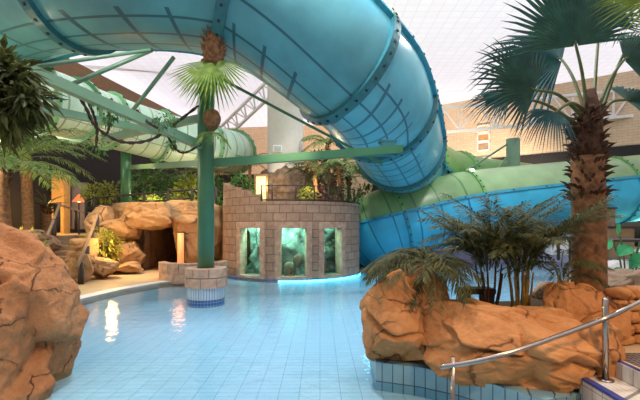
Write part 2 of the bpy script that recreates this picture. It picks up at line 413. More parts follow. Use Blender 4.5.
def leaves(mb, c, r, n, size, seed=0, m=0, w=.35, down=.3, shell=.55):
    rnd = random.Random(seed); c = Vector(c)
    for i in range(n):
        d = Vector((rnd.gauss(0, 1), rnd.gauss(0, 1), rnd.gauss(0, 1))).normalized()
        k = rnd.uniform(shell, 1); lump = 1 + .25 * noise.noise(d * 2.2 + Vector((seed, 0, 0)))
        p = c + Vector((d.x * r[0], d.y * r[1], d.z * r[2])) * k * lump
        dr = (d + Vector((rnd.gauss(0, .6), rnd.gauss(0, .6), rnd.gauss(0, .5) - down))).normalized()
        s = dr.cross(Vector((rnd.gauss(0, .3), rnd.gauss(0, .3), 1))).normalized(); l = size * rnd.uniform(.6, 1.2)
        nrm = s.cross(dr)
        q = [p, p + dr * l * .45 - s * l * w * .5, p + dr * l * .5 + nrm * l * .06, p + dr * l * .45 + s * l * w * .5, p + dr * l + Vector((0, 0, -.15 * l))]
        mb.add(q, [(0, 1, 2), (0, 2, 3), (1, 4, 2), (2, 4, 3)], m)
def shrub(label, c, r, n, size, mat='leaf_yel', group=None, seed=0, name='shrub', w=.35, stem='dark_wood'):
    """c = base centre on its soil"""
    c = Vector(c); t = thing(name, label, 'shrub', c, group)
    mb = MB(); leaves(mb, c + Vector((0, 0, r[2] * 1.0)), r, n, size, seed, w=w); mb.build('foliage', mat, t)
    st = MB(); rnd = random.Random(seed)
    for k in range(5):
        e = c + Vector((rnd.uniform(-.6, .6) * r[0], rnd.uniform(-.6, .6) * r[1], r[2] * rnd.uniform(1, 1.6)))
        st.tube([c + Vector((rnd.uniform(-.1, .1) * r[0], 0, -.03)), (c + e) / 2 + Vector((0, 0, .1 * r[2])), e], [.025 * r[2] + .008, .015 * r[2] + .006, .006], 5)
    st.build('stem', stem, t)
    return t
def cane_palm(label, base, nf, L, seed, mat, stemmat, stem_h=.45, group=None, spread=.12, ns=9, azr=(0, 2 * PI), name='cane_palm', ll=.26, elev=(.75, 1.35), droop=(.55, .95), nl=24):
    rnd = random.Random(seed); base = Vector(base); t = thing(name, label, 'palm', base, group)
    for k in range(ns):
        a = rnd.uniform(0, 2 * PI); r0 = spread * rnd.uniform(.2, .9)
        p0 = base + Vector((r0 * math.cos(a), r0 * math.sin(a), -.03)); p1 = p0 + Vector((r0 * math.cos(a) * .9, r0 * math.sin(a) * .9, stem_h * rnd.uniform(.8, 1.2)))
        mb = MB(); mb.tube([p0, (p0 + p1) / 2 + Vector((.01, 0, 0)), p1], [.016, .013, .009], 6); mb.build('cane', stemmat, t, True)
    for k in range(nf):
        az = azr[0] + (azr[1] - azr[0]) * (k + rnd.uniform(-.3, .3)) / nf
        lw_ = .036
        b = base + Vector((spread * math.cos(az) * rnd.uniform(.6, 1.4), spread * math.sin(az) * rnd.uniform(.6, 1.4), stem_h * rnd.uniform(.75, 1.15)))
        mb = MB(); pinnate(mb, b, az, L * rnd.uniform(.75, 1.1), rnd.uniform(*elev), rnd.uniform(*droop), nl, ll, ll * lw_, 0, 1, seed * 50 + k, .10)
        mb.build('frond', [mat, 'petiole'], t)
    return t
def tree_palm(label, base, h, r, nf, L, seed, mat, trunkmat='bark', ll=.5, group=None, name='feather_palm', elev=(.2, 1.1), droop=(.4, .8), nl=26):
    rnd = random.Random(seed); base = Vector(base); t = thing(name, label, 'palm', base, group)
    mb = MB(); zs = [i / 14 for i in range(15)]
    mb.tube([base + Vector((.03 * math.sin(z * 5), 0, h * z - .03)) for z in zs], [r * (1.15 - .2 * z + .06 * (i % 2)) for i, z in enumerate(zs)], 14); mb.build('trunk', trunkmat, t, True)
    top = base + Vector((0, 0, h))
    bt = MB()
    for k in range(26):
        a = rnd.uniform(0, 2 * PI); z = rnd.uniform(-.5, .05) * min(1, h * .5)
        p = top + Vector((r * math.cos(a) * .8, r * math.sin(a) * .8, z)); o = Vector((math.cos(a), math.sin(a), .9))
        bt.tube([p, p + o * r * .9], [r * .3, r * .06], 4)
    bt.build('leaf_boots', 'bark_dark', t)
    for k in range(nf):
        az = 2 * PI * (k + rnd.uniform(-.3, .3)) / nf
        m_ = MB(); pinnate(m_, top + Vector((0, 0, rnd.uniform(-.1, .1))), az, L * rnd.uniform(.8, 1.1), rnd.uniform(*elev), rnd.uniform(*droop), nl, ll, ll * .05, 0, 1, seed * 60 + k, .18, .02)
        m_.build('frond', [mat, 'petiole'], t)
    return t

# ================================================================== SETTING
mb = MB(); mb.quad([(-16, -8, -.1), (21, -8, -.1), (21, 28, -.1), (-16, 28, -.1)]); struct(mb.build('floor', 'pool_tile'))
def slab(name, poly, z0, z1, mat, uvs=False):
    mb = MB(); n = len(poly)
    vs = [(x, y, z0) for x, y in poly] + [(x, y, z1) for x, y in poly]
    mb.add(vs, [tuple(range(n))[::-1], tuple(range(n, 2 * n))])
    acc = 0
    for i in range(n):
        j = (i + 1) % n; l = math.dist(poly[i], poly[j])
        mb.add([vs[i], vs[j], vs[n + j], vs[n + i]], [(0, 1, 2, 3)], 0, [[(acc, z0), (acc + l, z0), (acc + l, z1), (acc, z1)]]); acc += l
    return mb.build(name, mat)
edge = [gz(px, py, .05) for px, py in ((222, 277), (190, 279.5), (160, 283), (120, 290), (80, 299.5), (20, 318))]
edge = [(p.x, p.y) for p in edge] + [(-5.6, 5.5), (-5.9, -8)]
struct(slab('floor_deck', edge + [(-16, -8), (-16, 40), (-3.4, 40)], -.42, .05, 'deck'))
mb = MB()   # white overflow kerb along the pool edge
for i in range(len(edge) - 1):
    a, b = Vector((*edge[i], 0)), Vector((*edge[i + 1], 0)); d = (b - a).normalized(); n = Vector((d.y, -d.x, 0))
    if n.x > 0: n = -n
    a2, b2 = a + n * .34, b + n * .34; z = .062
    q = [Vector((p.x, p.y, zz)) for zz in (-.3, z) for p in (a, b, b2, a2)]
    mb.add(q, [(4, 5, 6, 7), (0, 1, 5, 4), (2, 3, 7, 6), (1, 2, 6, 5), (3, 0, 4, 7)])
struct(mb.build('trim_kerb', 'kerb_white'))
mb = MB(); mb.quad([(-6.2, -7.5, 0), (14, -7.5, 0), (14, 19.3, 0), (-6.2, 19.3, 0)])
w_ = mb.build('pool_water', 'water'); tag(w_, 'shallow clear pale blue pool water over tiles', 'water', kind='stuff')
# far pool end and right hand deck
struct(slab('wall_pool', [(1.2, 19.2), (14.2, 19.2), (14.2, 19.5), (1.2, 19.5)], -.42, .5, plain('blue_lit_tile', (.42, .40, .55), .4)))  # lilac stands for the blue pool light falling on this wall
struct(slab('floor_far', [(1.2, 19.5), (14.2, 19.5), (21, 14), (21, 40), (1.2, 40)], -.42, .45, 'deck'))
struct(slab('floor_right', [(2.62, -2), (2.62, 3.9), (3.6, 4.75), (4.3, 6.6), (7.5, 7.2), (13.5, 10), (14.2, 19.2), (21, 19.2), (21, -8), (2.62, -8)], -.42, .505, 'deck'))
# terraces
TZ = 2.2
struct(slab('floor_terrace', [(-7.9, 15.9), (-6.45, 15.9), (-6.45, 19.5), (-5.0, 19.5), (-5.0, 15.9), (-3.2, 15.9), (1.2, 17.2), (1.6, 18.6), (1.6, 40), (-7.9, 40)], 0, TZ, 'rock_cave'))
struct(slab('floor_terrace_bridge', [(-6.45, 15.7), (-5.0, 15.7), (-5.0, 19.6), (-6.45, 19.6)], 1.78, TZ - .01, 'rock_cave'))
struct(slab('floor_landing', [(-16, 16.6), (-7.9, 16.6), (-7.9, 40), (-16, 40)], 0, 1.3, 'deck'))
struct(slab('floor_garden', [(-16, 9.6), (-9.1, 11.2), (-8.9, 13.2), (-9.8, 16.6), (-16, 16.6)], 0, .75, 'soil'))
# walls
def wall(name, pts, z0, z1, mat, t=.25):
    mb = MB(); acc = 0
    for (a, b) in zip(pts[:-1], pts[1:]):
        a, b = Vector((*a, 0)), Vector((*b, 0)); l = (b - a).length; d = (b - a) / l; n = Vector((-d.y, d.x, 0)) * t
        for off in (Vector(), n):
            P = [a + off, b + off]
            q = [(P[0].x, P[0].y, z0), (P[1].x, P[1].y, z0), (P[1].x, P[1].y, z1), (P[0].x, P[0].y, z1)]
            mb.add(q, [(0, 1, 2, 3)], 0, [[(acc, z0), (acc + l, z0), (acc + l, z1), (acc, z1)]])
        for z in (z0, z1): mb.quad([(a.x, a.y, z), (b.x, b.y, z), ((b + n).x, (b + n).y, z), ((a + n).x, (a + n).y, z)])
        acc += l
    return struct(mb.build(name, mat))
WB = [(-9.2, 38.6), (.9, 37.3), (20, 22.7)]
wall('wall_back', WB, 6.3, 10.7, 'brick')
wall('wall_back_base', WB, 0, 6.35, 'dark', .2)
WL = [(-13.4, 13), (-13, 17), (-9.2, 38.6)]
wall('wall_left', WL, 0, 6.2, 'dark')
wall('wall_left_fascia', WL, 6.2, 9.9, 'brown')
wall('wall_left_front', [(-13.4, -8), (-13.4, 13)], 0, 10.5, 'column')
wall('wall_right', [(20, 22.7), (20, -8)], 0, 10.7, 'column')
wall('wall_front', [(20, -8), (-13.4, -8)], 0, 10.7, 'column')
# translucent sheet roof
m, nt, b = nodes_of('roof_membrane'); L = nt.links.new; nt.nodes.remove(b)
g = N(nt, 'ShaderNodeNewGeometry')
br = N(nt, 'ShaderNodeTexBrick', offset=0.0, Scale=1.0)
br.inputs['Color1'].default_value = (.93, .90, .95, 1); br.inputs['Color2'].default_value = (.90, .87, .92, 1); br.inputs['Mortar'].default_value = (.83, .81, .87, 1)
br.inputs['Brick Width'].default_value = .5; br.inputs['Row Height'].default_value = .5; br.inputs['Mortar Size'].default_value = .025
L(g.outputs['Position'], br.inputs['Vector'])
tl = N(nt, 'ShaderNodeBsdfTranslucent'); L(br.outputs['Color'], tl.inputs['Color'])
df = N(nt, 'ShaderNodeBsdfDiffuse'); L(br.outputs['Color'], df.inputs['Color'])
ms = N(nt, 'ShaderNodeMixShader'); ms.inputs[0].default_value = .6; L(tl.outputs[0], ms.inputs[2]); L(df.outputs[0], ms.inputs[1])
L(ms.outputs[0], nt.nodes['Material Output'].inputs[0]); M['roof'] = m
mb = MB(); mb.quad([(-15, -9, 10.6), (21, -9, 10.6), (21, 40, 10.6), (-15, 40, 10.6)]); struct(mb.build('ceiling', 'roof'))
# roof steelwork
def truss(name, label, a0, a1, depth, nb, r=.05, mat='white_steel', up=None, group=None):
    a0, a1 = Vector(a0), Vector(a1); t = thing(name, label, 'truss', (a0 + a1) / 2, group)
    up = Vector(up or (0, 0, 1)) * depth
    for p in (Vector(), up):
        mb = MB(); mb.beam(a0 + p, a1 + p, r * 2.2, r * 2.2); mb.build('chord', mat, t)
    for k in range(nb):
        p, q = a0.lerp(a1, k / nb), a0.lerp(a1, (k + 1) / nb)
        if k % 2: p, q = p + up, q
        else: p, q = p, q + up
        mb = MB(); mb.beam(p, q, r * 1.3, r * 1.3); mb.build('brace', mat, t)
    for k in range(0, nb + 1, 2):
        p = a0.lerp(a1, k / nb); mb = MB(); mb.beam(p, p + up, r * 1.3, r * 1.3); mb.build('post', mat, t)
    return t
truss('roof_truss', 'long white lattice roof truss before the brick wall at right', at(425, 134, 27), at(700, 110, 23.5), 1.55, 14, .075)
truss('roof_truss', 'white sloping lattice truss beside the white column', at(222, 142, 27), at(275, 92, 23.5), .75, 12, .06, up=(-.55, 0, .85))
truss('roof_truss', 'white lattice roof truss above the pale green slide', at(20, 64, 22.3), at(235, 74, 26), 1.2, 10, .075)
truss('roof_truss', 'second white roof truss further back above pale green slide', at(100, 98, 31), at(260, 98, 33), .9, 8, .07)
for i, (a, b, w) in enumerate((((250, 60), (330, 100), 'thin white roof purlin seen left of the blue slide bend'),)):
    mb = MB(); mb.beam(at(*a, 26), at(*b, 26), .14, .14); tag(mb.build('roof_purlin', 'white_steel', None, False, at(*a, 26)), w, 'beam')
# white column with rock foot
CX, CY = -1.62, 19.7
mb = MB(); mb.lathe([(.84, TZ), (.84, 10.58)], (CX, CY, 0), 40); struct(mb.build('column', 'column', None, True, (CX, CY, TZ)))
boulder('rock_cladding', 'brown rock cladding wrapped round the foot of white column', (CX, CY, 3.2), (2.3, 2.1, 2.6), 31, plain('root_brown', (.17, .11, .075), .9, var=.5, scale=5, bump=1), power=6, depth=(.85, 1.05), rough=.1, cuts=10)
# back wall windows
def wall_window(k, px, py, w, h, Y, mat):
    c = at(px, py, Y); d = Vector((19.1, -14.6, 0)).normalized(); n = Vector((-d.y, d.x, 0)) * -1
    R = Matrix((d, -n, (0, 0, 1))).transposed()
    f = MB()
    for (x, z, a, b_) in ((-w / 2, 0, .1, h + .1), (w / 2, 0, .1, h + .1), (0, h / 2, w + .1, .1), (0, -h / 2, w + .1, .1)):
        f.box(c + d * x + Vector((0, 0, z)), (a, .14, b_), rot=R)
    o = f.build('window_%d' % k, 'white_steel', None, False, c); struct(o)
    p = MB(); p.box(c, (w, .06, h), rot=R); p.build('pane', mat, o)
def ywall(px): # depth of back wall at a column
    k = (px - 320) / F; return (37.3 + .764 * .9) / (1 + .764 * k) - .12
wall_window(1, 483.5, 137.5, .8, .5, ywall(483), 'pane_orange')
wall_window(2, 483.5, 146.5, .8, .55, ywall(483), plain('tan_pane', (.42, .27, .17), .4))
wall_window(3, 483.5, 129, .8, .45, ywall(483), plain('amber_blind', (.75, .48, .18), .4))
wall_window(4, 483.5, 166, .9, 1.1, ywall(483), plain('pale_pane', (.6, .55, .52), .4))

# ================================================================== TUBE SLIDES
def tube_frames(P, rolls, n):
    pts = []; rl = []
    for i in range(len(P) - 1):
        for k in range(n): pts.append(cr(P, i, k / n)); rl.append(rolls[i] + (rolls[i + 1] - rolls[i]) * k / n)
    pts.append(P[-1]); rl.append(rolls[-1])
    fr = []
    for i, p in enumerate(pts):
        t = (pts[min(i + 1, len(pts) - 1)] - pts[max(i - 1, 0)]).normalized()
        s = t.cross(Vector((0, 0, 1))).normalized(); u = s.cross(t); c, q = math.cos(rl[i]), math.sin(rl[i])
        fr.append((p, t, s * c + u * q, u * c - s * q))
    return fr
def tube_slide(t, P, rolls, R, lows, tops, flange=('fl_teal', 'fl_green'), fw=.2, fh=.1, n=10, seg=56, rings=None, seam='fl_blue'):
    P = [Vector(p) for p in P]; fr = tube_frames(P, rolls, n)
    def pt(f, th, r): p, tt, s, u = f; return p + r * (math.cos(th) * s + math.sin(th) * u)
    for i in range(len(P) - 1):
        mb = MB(); fs = fr[i * n:(i + 1) * n + 1]
        for k in range(n):
            for j in range(seg):
                a0, a1 = 2 * PI * j / seg, 2 * PI * (j + 1) / seg
                q = [pt(fs[k], a0, R), pt(fs[k + 1], a0, R), pt(fs[k + 1], a1, R), pt(fs[k], a1, R)]
                u0, u1, v0, v1 = k / n, (k + 1) / n, j / seg, (j + 1) / seg
                mb.add(q, [(3, 2, 1, 0)], 0 if v0 >= .5 else 1, [[(u0, v1), (u1, v1), (u1, v0), (u0, v0)]])
        o = mb.build('tube_section', [lows[i], tops[i]], t, True)
        import bmesh
        bm = bmesh.new(); bm.from_mesh(o.data); bmesh.ops.remove_doubles(bm, verts=bm.verts, dist=.0005); bm.to_mesh(o.data); bm.free()
        for p in o.data.polygons: p.use_smooth = True
    # bolted ring flanges
    for i in (rings if rings is not None else range(1, len(P) - 1)):
        f = fr[i * n]; tt = f[1]; mb = MB(); ro = R + fh
        for j in range(seg):
            a0, a1 = 2 * PI * j / seg, 2 * PI * (j + 1) / seg; m_ = 0 if j >= seg // 2 else 1
            q = [pt(f, a, r) + tt * z for a in (a0, a1) for (r, z) in ((R - .02, -fw / 2), (ro, -fw / 2), (ro, fw / 2), (R - .02, fw / 2))]
            mb.add(q, [(0, 1, 5, 4), (1, 2, 6, 5), (2, 3, 7, 6)], m_)
        nb = int(2 * PI * R / .3)
        for j in range(nb):
            a = 2 * PI * (j + .5) / nb; s_ = f[2] * math.cos(a) + f[3] * math.sin(a); b_ = tt.cross(s_)
            for z in ((-.05, .05) if fw > .25 else (0,)):
                mb.box(f[0] + s_ * (ro + .01) + tt * z, (.03, .055, .055), m=2, rot=Matrix((s_, b_, tt)).transposed())
        o = mb.build('flange', [flange[0], flange[1], 'bolt'], t)
    # lengthwise seams
    if seam:
        for th in (0, PI):
            mb = MB()
            for k in range(len(fr) - 1):
                q = []
                for f in (fr[k], fr[k + 1]):
                    for (r, dz) in ((R - .02, -.06), (R + fh, -.06), (R + fh, .06), (R - .02, .06)): q.append(pt(f, th, r) + f[3] * dz)
                mb.add(q, [(0, 1, 5, 4), (1, 2, 6, 5), (2, 3, 7, 6)])
            for k in range(0, len(fr) - 1, 2):
                f = fr[k]; s_ = f[2] * math.cos(th)
                mb.box(pt(f, th, R + fh + .005), (.03, .05, .05), m=1, rot=Matrix((s_, f[1], f[3])).transposed())
            mb.build('seam', [seam, 'bolt'], t)
    return fr
UP = [[-12.7, 14.6, 8.3], [-9.34, 12.16, 7.95], [-5.55, 9.63, 7.43], [-2.03, 9.85, 7.27], [0.66, 10.97, 5.87], [1.84, 12.8, 5.25], [2.98, 15.8, 4.68], [4.0, 18.81, 4.42], [7.0, 21.9, 3.85], [11, 22.6, 3.4]]
UR = [.8, .8, .808, .9, .5, .107, .131, -.15, -.229, -.2]
t = thing('water_slide', 'huge blue tube water slide curling overhead across the picture', 'water slide', (-2, 9.85, 5.6))
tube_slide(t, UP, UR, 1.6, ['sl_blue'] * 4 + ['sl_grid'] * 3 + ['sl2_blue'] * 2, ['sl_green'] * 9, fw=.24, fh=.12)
LO = [at(690, 182, 21.3), at(610, 191, 20), at(467, 207, 18.6), at(398, 222, 18.0), at(368, 234, 18.4), at(345, 240, 19.8)]
t = thing('water_slide', 'lower green topped blue tube slide passing behind the fan palm', 'water slide', (5, 18.5, .8))
tube_slide(t, LO, [-.33, -.33, -.3, -.25, -.2, -.2], 1.58, ['sl2_plain_blue', 'sl2_plain_blue', 'sl2_blue', 'sl2_blue', 'sl2_blue'], ['sl2_plain_green', 'sl2_plain_green', 'sl2_green', 'sl2_green', 'sl2_green'], ('fl_blue', 'fl_green'), fw=.12, fh=.07)
LM = [at(-60, 84, 10.8), at(38, 100, 12.5), at(74, 110, 14), at(108, 121, 15.5), at(160, 136, 17.2), at(208, 147, 18.6), at(234, 152, 20.4), at(236, 151, 22.5), at(215, 150, 24)]
t = thing('water_slide', 'pale green tube slide at upper left behind the hanging vines', 'water slide', (-5, 16, 4))
tube_slide(t, LM, [0] * 9, .97, ['sl3'] * 8, ['sl3'] * 8, ('fl_mint', 'fl_mint'), fw=.1, fh=.13, seam=None)
# ------------------------------------------------------------------ supports
PB = Vector((-2.58, 9.5, 0))
t = thing('slide_support', 'tall green steel column standing in pool in a round stone collar', 'column', (PB.x, PB.y, -.4))
mb = MB(); mb.tube([PB + Vector((0, 0, z)) for z in (-.38, 3, 5.15)], .185, 24); mb.tube([PB + Vector((.14, -.05, z)) for z in (5.0, 5.95)], .09, 14); mb.build('pole', 'green', t, True)
mb = MB(); mb.lathe([(.40, -.4), (.40, .32)], PB, 40); mb.build('tiled_foot', 'strip_tile', t, True)
mb = MB(); mb.lathe([(.412, -.4), (.412, .06)], PB, 40); mb.build('blue_tile_band', 'blue_mosaic', t, True)
mb = MB()
for k in range(8):
    for z0, z1, o in ((.32, .53, 0), (.545, .74, .4)):
        a = 2 * PI * k / 8 + o; mb.arcblock(PB, .2, .46, z0, z1, a + .015, a + 2 * PI / 8 - .015, 5)
o = mb.build('stone_collar', 'stone_face', t); bevel(o, .012)
t = thing('cross_beam', 'long green steel beam from pool column to blue slide underside', 'beam', at(300, 156, 9.8))
mb = MB(); mb.beam(at(208, 163.5, 9.5), at(402, 149.5, 9.7), .18, .18); mb.build('beam', 'green', t)
mb = MB(); c = at(388, 149.5, 9.85)
mb.box(c, (.32, .26, .3)); mb.box(c + Vector((0, .1, .2)), (.4, .3, .05)); mb.build('clamp', 'fl_teal', t)
def rod(name, label, a, b, r, mat='green_pale', group=None, square=False, cat='beam'):
    mb = MB(); a, b = Vector(a), Vector(b)
    if square: mb.beam(a, b, r, r * 1.15)
    else: mb.tube([a, b], r, 10)
    return tag(mb.build(name, mat, None, not square, (a + b) / 2), label, cat, group)
rod('brace_rod', 'thin green brace rod sloping right from the pole to blue slide', at(212, 74, 9.7), at(382, 164, 11.2), .035, 'green')
rod('steel_beam', 'thick pale green beam sloping down to pool column at upper left', at(24, 68, 6.4), at(206, 148, 9.5), .15, square=True)
rod('steel_beam', 'second pale green beam below the thick one behind hanging vines', at(40, 108, 7.5), at(176, 136, 10.2), .12, square=True)
rod('steel_beam', 'pale green beam rising right to the pool column behind rope', at(104, 139, 10.6), at(206, 117, 9.6), .14, square=True)
rod('steel_beam', 'low level green beam between the two green columns', at(128, 167.5, 16.6), at(206, 163, 9.6), .13, square=True)
rod('brace_rod', 'leftmost thin brace rod up to the underside of blue slide', at(33, 67, 7), at(150, 50, 8.6), .035)
rod('brace_rod', 'middle thin brace rod between pale green slide and blue slide', at(68, 86, 8), at(152, 50, 9), .045)
rod('brace_rod', 'right hand thin brace rod joining pale green slide to blue slide', at(133, 110, 9.5), at(174, 57, 9.2), .045)
t = thing('slide_support', 'distant green column on stone base under pale green slide', 'column', (-7.6, 16.4, TZ))
c = Vector((-7.6, 16.45, TZ)); mb = MB(); mb.tube([c + Vector((0, 0, -.02)), c + Vector((0, 0, 2.9))], .19, 20); mb.build('pole', 'green', t, True)
rock_mesh(c + Vector((0, 0, .17)), (1.2, 1.0, .55), 5, 4, 8, power=4).build('stone_base', 'rock_cave', t, True)
t = thing('slide_support', 'green tubular column with stays rising behind the lower slide', 'column', at(513, 200, 21.4))
c = at(513, 139, 21.4); mb = MB(); mb.tube([Vector((c.x, c.y, .45)), c], .33, 24); mb.build('pole', 'green_pale', t, True)
for a, b_ in (((506, 145), (452, 180)), ((508, 156), (490, 178))):
    mb = MB(); mb.tube([at(*a, 21.2), at(*b_, 19.6)], .05, 8); mb.build('stay', 'green_pale', t, True)
t = thing('slide_support', 'green forked bracket under left end of lower slide', 'support', at(366, 250, 18.0))
mb = MB(); mb.beam(at(356, 203, 17.4), at(384, 224, 17.2), .16, .2); mb.beam(at(356, 219.5, 17.6), at(384, 219.5, 17.2), .14, .2); mb.beam(at(360, 200, 17.7), at(360, 262, 17.7), .2, .2); mb.build('bracket', 'green', t)
t = thing('spotlight', 'bright white spotlight above the lower green slide', 'lamp', at(471, 172, 18.4))
c = at(471, 172, 18.4); mb = MB(); mb.lathe([(0, -.1), (.13, -.1), (.15, .12), (.13, .14)], c, 16); mb.beam(c, c + Vector((0, 1.2, -.7)), .05, .05); mb.build('housing', 'white_steel', t)
mb = MB(); mb.box(c + Vector((0, -.15, 0)), (.17, .06, .17)); bevel(mb.build('lens', 'lamp_white', t), .03)
t = thing('spotlight', 'small grey floodlight fixed to the white column', 'lamp', at(277, 149, 18.7))
c = at(277, 149, 18.7); mb = MB(); mb.box(c, (.4, .25, .3), .3); mb.beam(c, c + Vector((-.1, .5, -.05)), .06, .06); bevel(mb.build('housing', 'white_steel', t), .04)
mb = MB(); mb.box(c + Vector((.04, -.13, 0)), (.32, .02, .22), .3); mb.build('lens', plain('grey_lens', (.4, .45, .5), .1), t)

# palm collar strapped to the pole
t = thing('palm_ornament', 'green palm frond bundle with brown bark strapped up the pole', 'palm', at(212, 140, 9.2))
mb = MB(); b0, b1 = at(213, 62, 9.25), at(214, 38, 9.15)
mb.tube(dense([b0 + Vector((0, 0, -.25)), b0, (b0 + b1) / 2, b1, b1 + Vector((0, 0, .05))], 4), [.1] * 3 + [.2, .27, .2, .25, .19, .23, .18, .2, .15, .17, .13, .14, .1, .04], 12); mb.build('bark', 'bark', t, True)
mb = MB(); rn = random.Random(5)
for k in range(46):
    a = rn.uniform(0, 2 * PI); p = at(213.5, rn.uniform(38, 62), 9.2) + Vector((.17 * math.cos(a), .17 * math.sin(a), 0))
    mb.tube([p, p + Vector((math.cos(a) * .05, math.sin(a) * .05, .12)), p + Vector((math.cos(a) * .12, math.sin(a) * .12, .2))], [.035, .025, .004], 5)
mb.build('leaf_boots', 'bark', t)
for k, (px, py, dx, dz, L_) in enumerate(((213, 68, .0, -1, 1.25), (208, 64, -.55, -1, 1.1), (219, 64, .5, -1, 1.1), (212, 66, -.2, -1, 1.3))):
    mb = MB(); fan_leaf(mb, at(px, py - 4, 9.15 - .05 * k), (dx, -.3 - .15 * k, dz), (0, -1, .1), L_, 17, 1.5, .05, .75, 0, k); mb.build('frond', 'fan_green', t)
mb = MB(); a = at(211, 110, 9.2); b_ = at(212, 131, 9.2); mb.tube(dense([a, (a + b_) / 2 + Vector((.03, -.05, 0)), b_], 4), [.05, .12, .17, .19, .19, .17, .14, .1, .05], 10); mb.build('bark', 'bark', t, True)
for k in range(5):
    mb = MB(); pinnate(mb, at(211, 134, 9.2), PI + PI * k / 4 + .2, .42, .5, 1.1, 12, .2, .016, 0, 1, 90 + k); mb.build('frond', ['fan_green', 'petiole'], t)
# hanging ropes with leaves
def vine(label, pts, r=.035, leaf=None, seed=0):
    P = dense([at(*p) for p in pts], 8); t = thing('hanging_vine', label, 'vine', P[0], 'vines hung from the steel beams')
    mb = MB()
    for ph in (0, PI):
        q = []
        for i, p in enumerate(P): q.append(p + Vector((math.cos(i * 1.1 + ph), 0, math.sin(i * 1.1 + ph))) * r * .55)
        mb.tube(q, r * .75, 6)
    mb.build('rope', 'rope', t, True)
    for k, (px, py, Y, rr) in enumerate(leaf or ()):
        mb = MB(); leaves(mb, at(px, py, Y), (rr, rr * .6, rr), 55, .11, seed + k, down=.8); mb.build('foliage', 'leaf', t)
vine('long twisted brown rope swag ending at the palm bundle', [(198, 106, 9.3), (172, 126, 8.9), (150, 140, 8.7), (122, 142, 8.5), (97, 128, 8.3), (88, 112, 8.2), (75, 88, 8)], .03, [(168, 121, 8.7, .22)], 1)
vine('short dark vine dropping over beam beside pale green slide', [(111, 99, 8), (118, 111, 7.9), (130, 118, 7.9), (136, 116, 8.1)], .027, [(113, 112, 7.8, .12)], 2)
vine('vine loop hanging right of the short dark one over beam', [(137, 110, 8.3), (148, 122, 8.1), (158, 128, 8.2)], .024, [(164, 120, 8.3, .2)], 3)
vine('vine swag with leaves drooping just left of the green column', [(167, 135, 9), (177, 150, 9), (187, 152, 9), (201, 144, 9.3)], .024, [(172, 142, 9, .14)], 4)
vine('vertical vine with leaves hanging at far left below beams', [(84, 95, 7.6), (92, 110, 7.5), (97, 128, 7.5), (96, 150, 7.5)], .024, [(96, 100, 7.5, .14), (97, 145, 7.5, .2)], 5)
vine('thin vine hanging straight between the first two swags', [(109, 106, 8.2), (109, 128, 8.1), (105, 136, 8.1)], .022, [(108, 120, 8.1, .1)], 6)

# ================================================================== ROUND STONE TOWER
TC = Vector((-1.05, 15.6, 0)); TR = 2.5; TH = 2.45
t = thing('stone_tower', 'round cut stone tower with three glowing aquarium windows in pool', 'tower', (TC.x, TC.y, -.4))
WIN = [(-.50, .16), (.09, .165), (.63, .15)]
mb = MB(); ed = [-2.9] + [x for c_, h_ in WIN for x in (c_ - h_, c_ + h_)] + [2.9]
for i in range(len(ed) - 1):
    a, b_ = ed[i], ed[i + 1]; n_ = max(3, int((b_ - a) / .06))
    if i % 2 == 0: mb.arcblock(TC, TR - .28, TR, -.4, TH, a, b_, n_)
    else: mb.arcblock(TC, TR - .28, TR, 1.62, TH, a, b_, n_); mb.arcblock(TC, TR - .28, TR, -.4, .07, a, b_, n_)
mb.build('stone_wall', 'stone', t, False)
mb = MB(); mb.lathe([(TR + .015, -.4), (TR + .02, .02), (TR - .02, .025)], TC, 80, 0, -2.6, 2.6); mb.build('tile_base', 'blue_mosaic', t, True)
mb = MB(); mb.arcblock(TC, TR + .005, TR + .05, -.09, -.03, -.1, 1.5, 30); mb.build('light_strip', 'lamp_cyan', t, True)
mb = MB(); mb.lathe([(TR - .2, 2.2), (0.01, 2.2)], TC, 48); mb.lathe([(.01, 2.05), (TR - .2, 2.05)], TC, 48); mb.build('roof_deck', 'rock_grey', t)
for i, (c_, h_) in enumerate(WIN):
    f = MB(); d = .065
    f.arcblock(TC, TR - .2, TR + .035, .03, 1.66, c_ - h_ - d, c_ - h_ + .004, 3); f.arcblock(TC, TR - .2, TR + .035, .03, 1.66, c_ + h_ - .004, c_ + h_ + d, 3)
    f.arcblock(TC, TR - .2, TR + .045, 1.6, 1.80, c_ - h_ - d, c_ + h_ + d, 8); f.arcblock(TC, TR - .2, TR + .04, .01, .09, c_ - h_ - d, c_ + h_ + d, 8)
    o = f.build('window', 'stone_face', t); bevel(o, .01)
    p = MB(); p.lathe([(TR - .1, .05), (TR - .1, 1.64)], TC, 12, 0, c_ - h_ - .02, c_ + h_ + .02); p.build('pane', 'glass', o, True)
# stepped parapet of the tower, left rear
mb = MB(); steps = [(-1.6, -1.3, 3.2), (-1.3, -1.0, 3.06), (-1.0, -.76, 2.95), (-.76, -.55, 2.84), (-.55, -.36, 2.68)]
for a, b_, z in steps: mb.arcblock(TC, TR - .26, TR - .02, 2.3, z, a, b_, 5)
mb.build('parapet', 'stone', t)
mb = MB()
for i in range(61):
    for j in range(19):
        a = -1.0 + 2.2 * i / 60; z = 2.0 * j / 18
        q = Vector((a * 2, z, 0)); r = 1.62 + .3 * noise.fractal(q * 1.5, 1, 2, 5) + .22 * abs(noise.noise(q * 2.4 + Vector((9, 0, 0))))
        mb.v.append(Vector((TC.x + r * math.sin(a), TC.y - r * math.cos(a), z)))
for i in range(60):
    for j in range(18): mb.f.append((i * 19 + j, (i + 1) * 19 + j, (i + 1) * 19 + j + 1, i * 19 + j + 1)); mb.m.append(0); mb.uv.append(None)
mb.build('tank_rockwork', 'rock_tank', t, True)
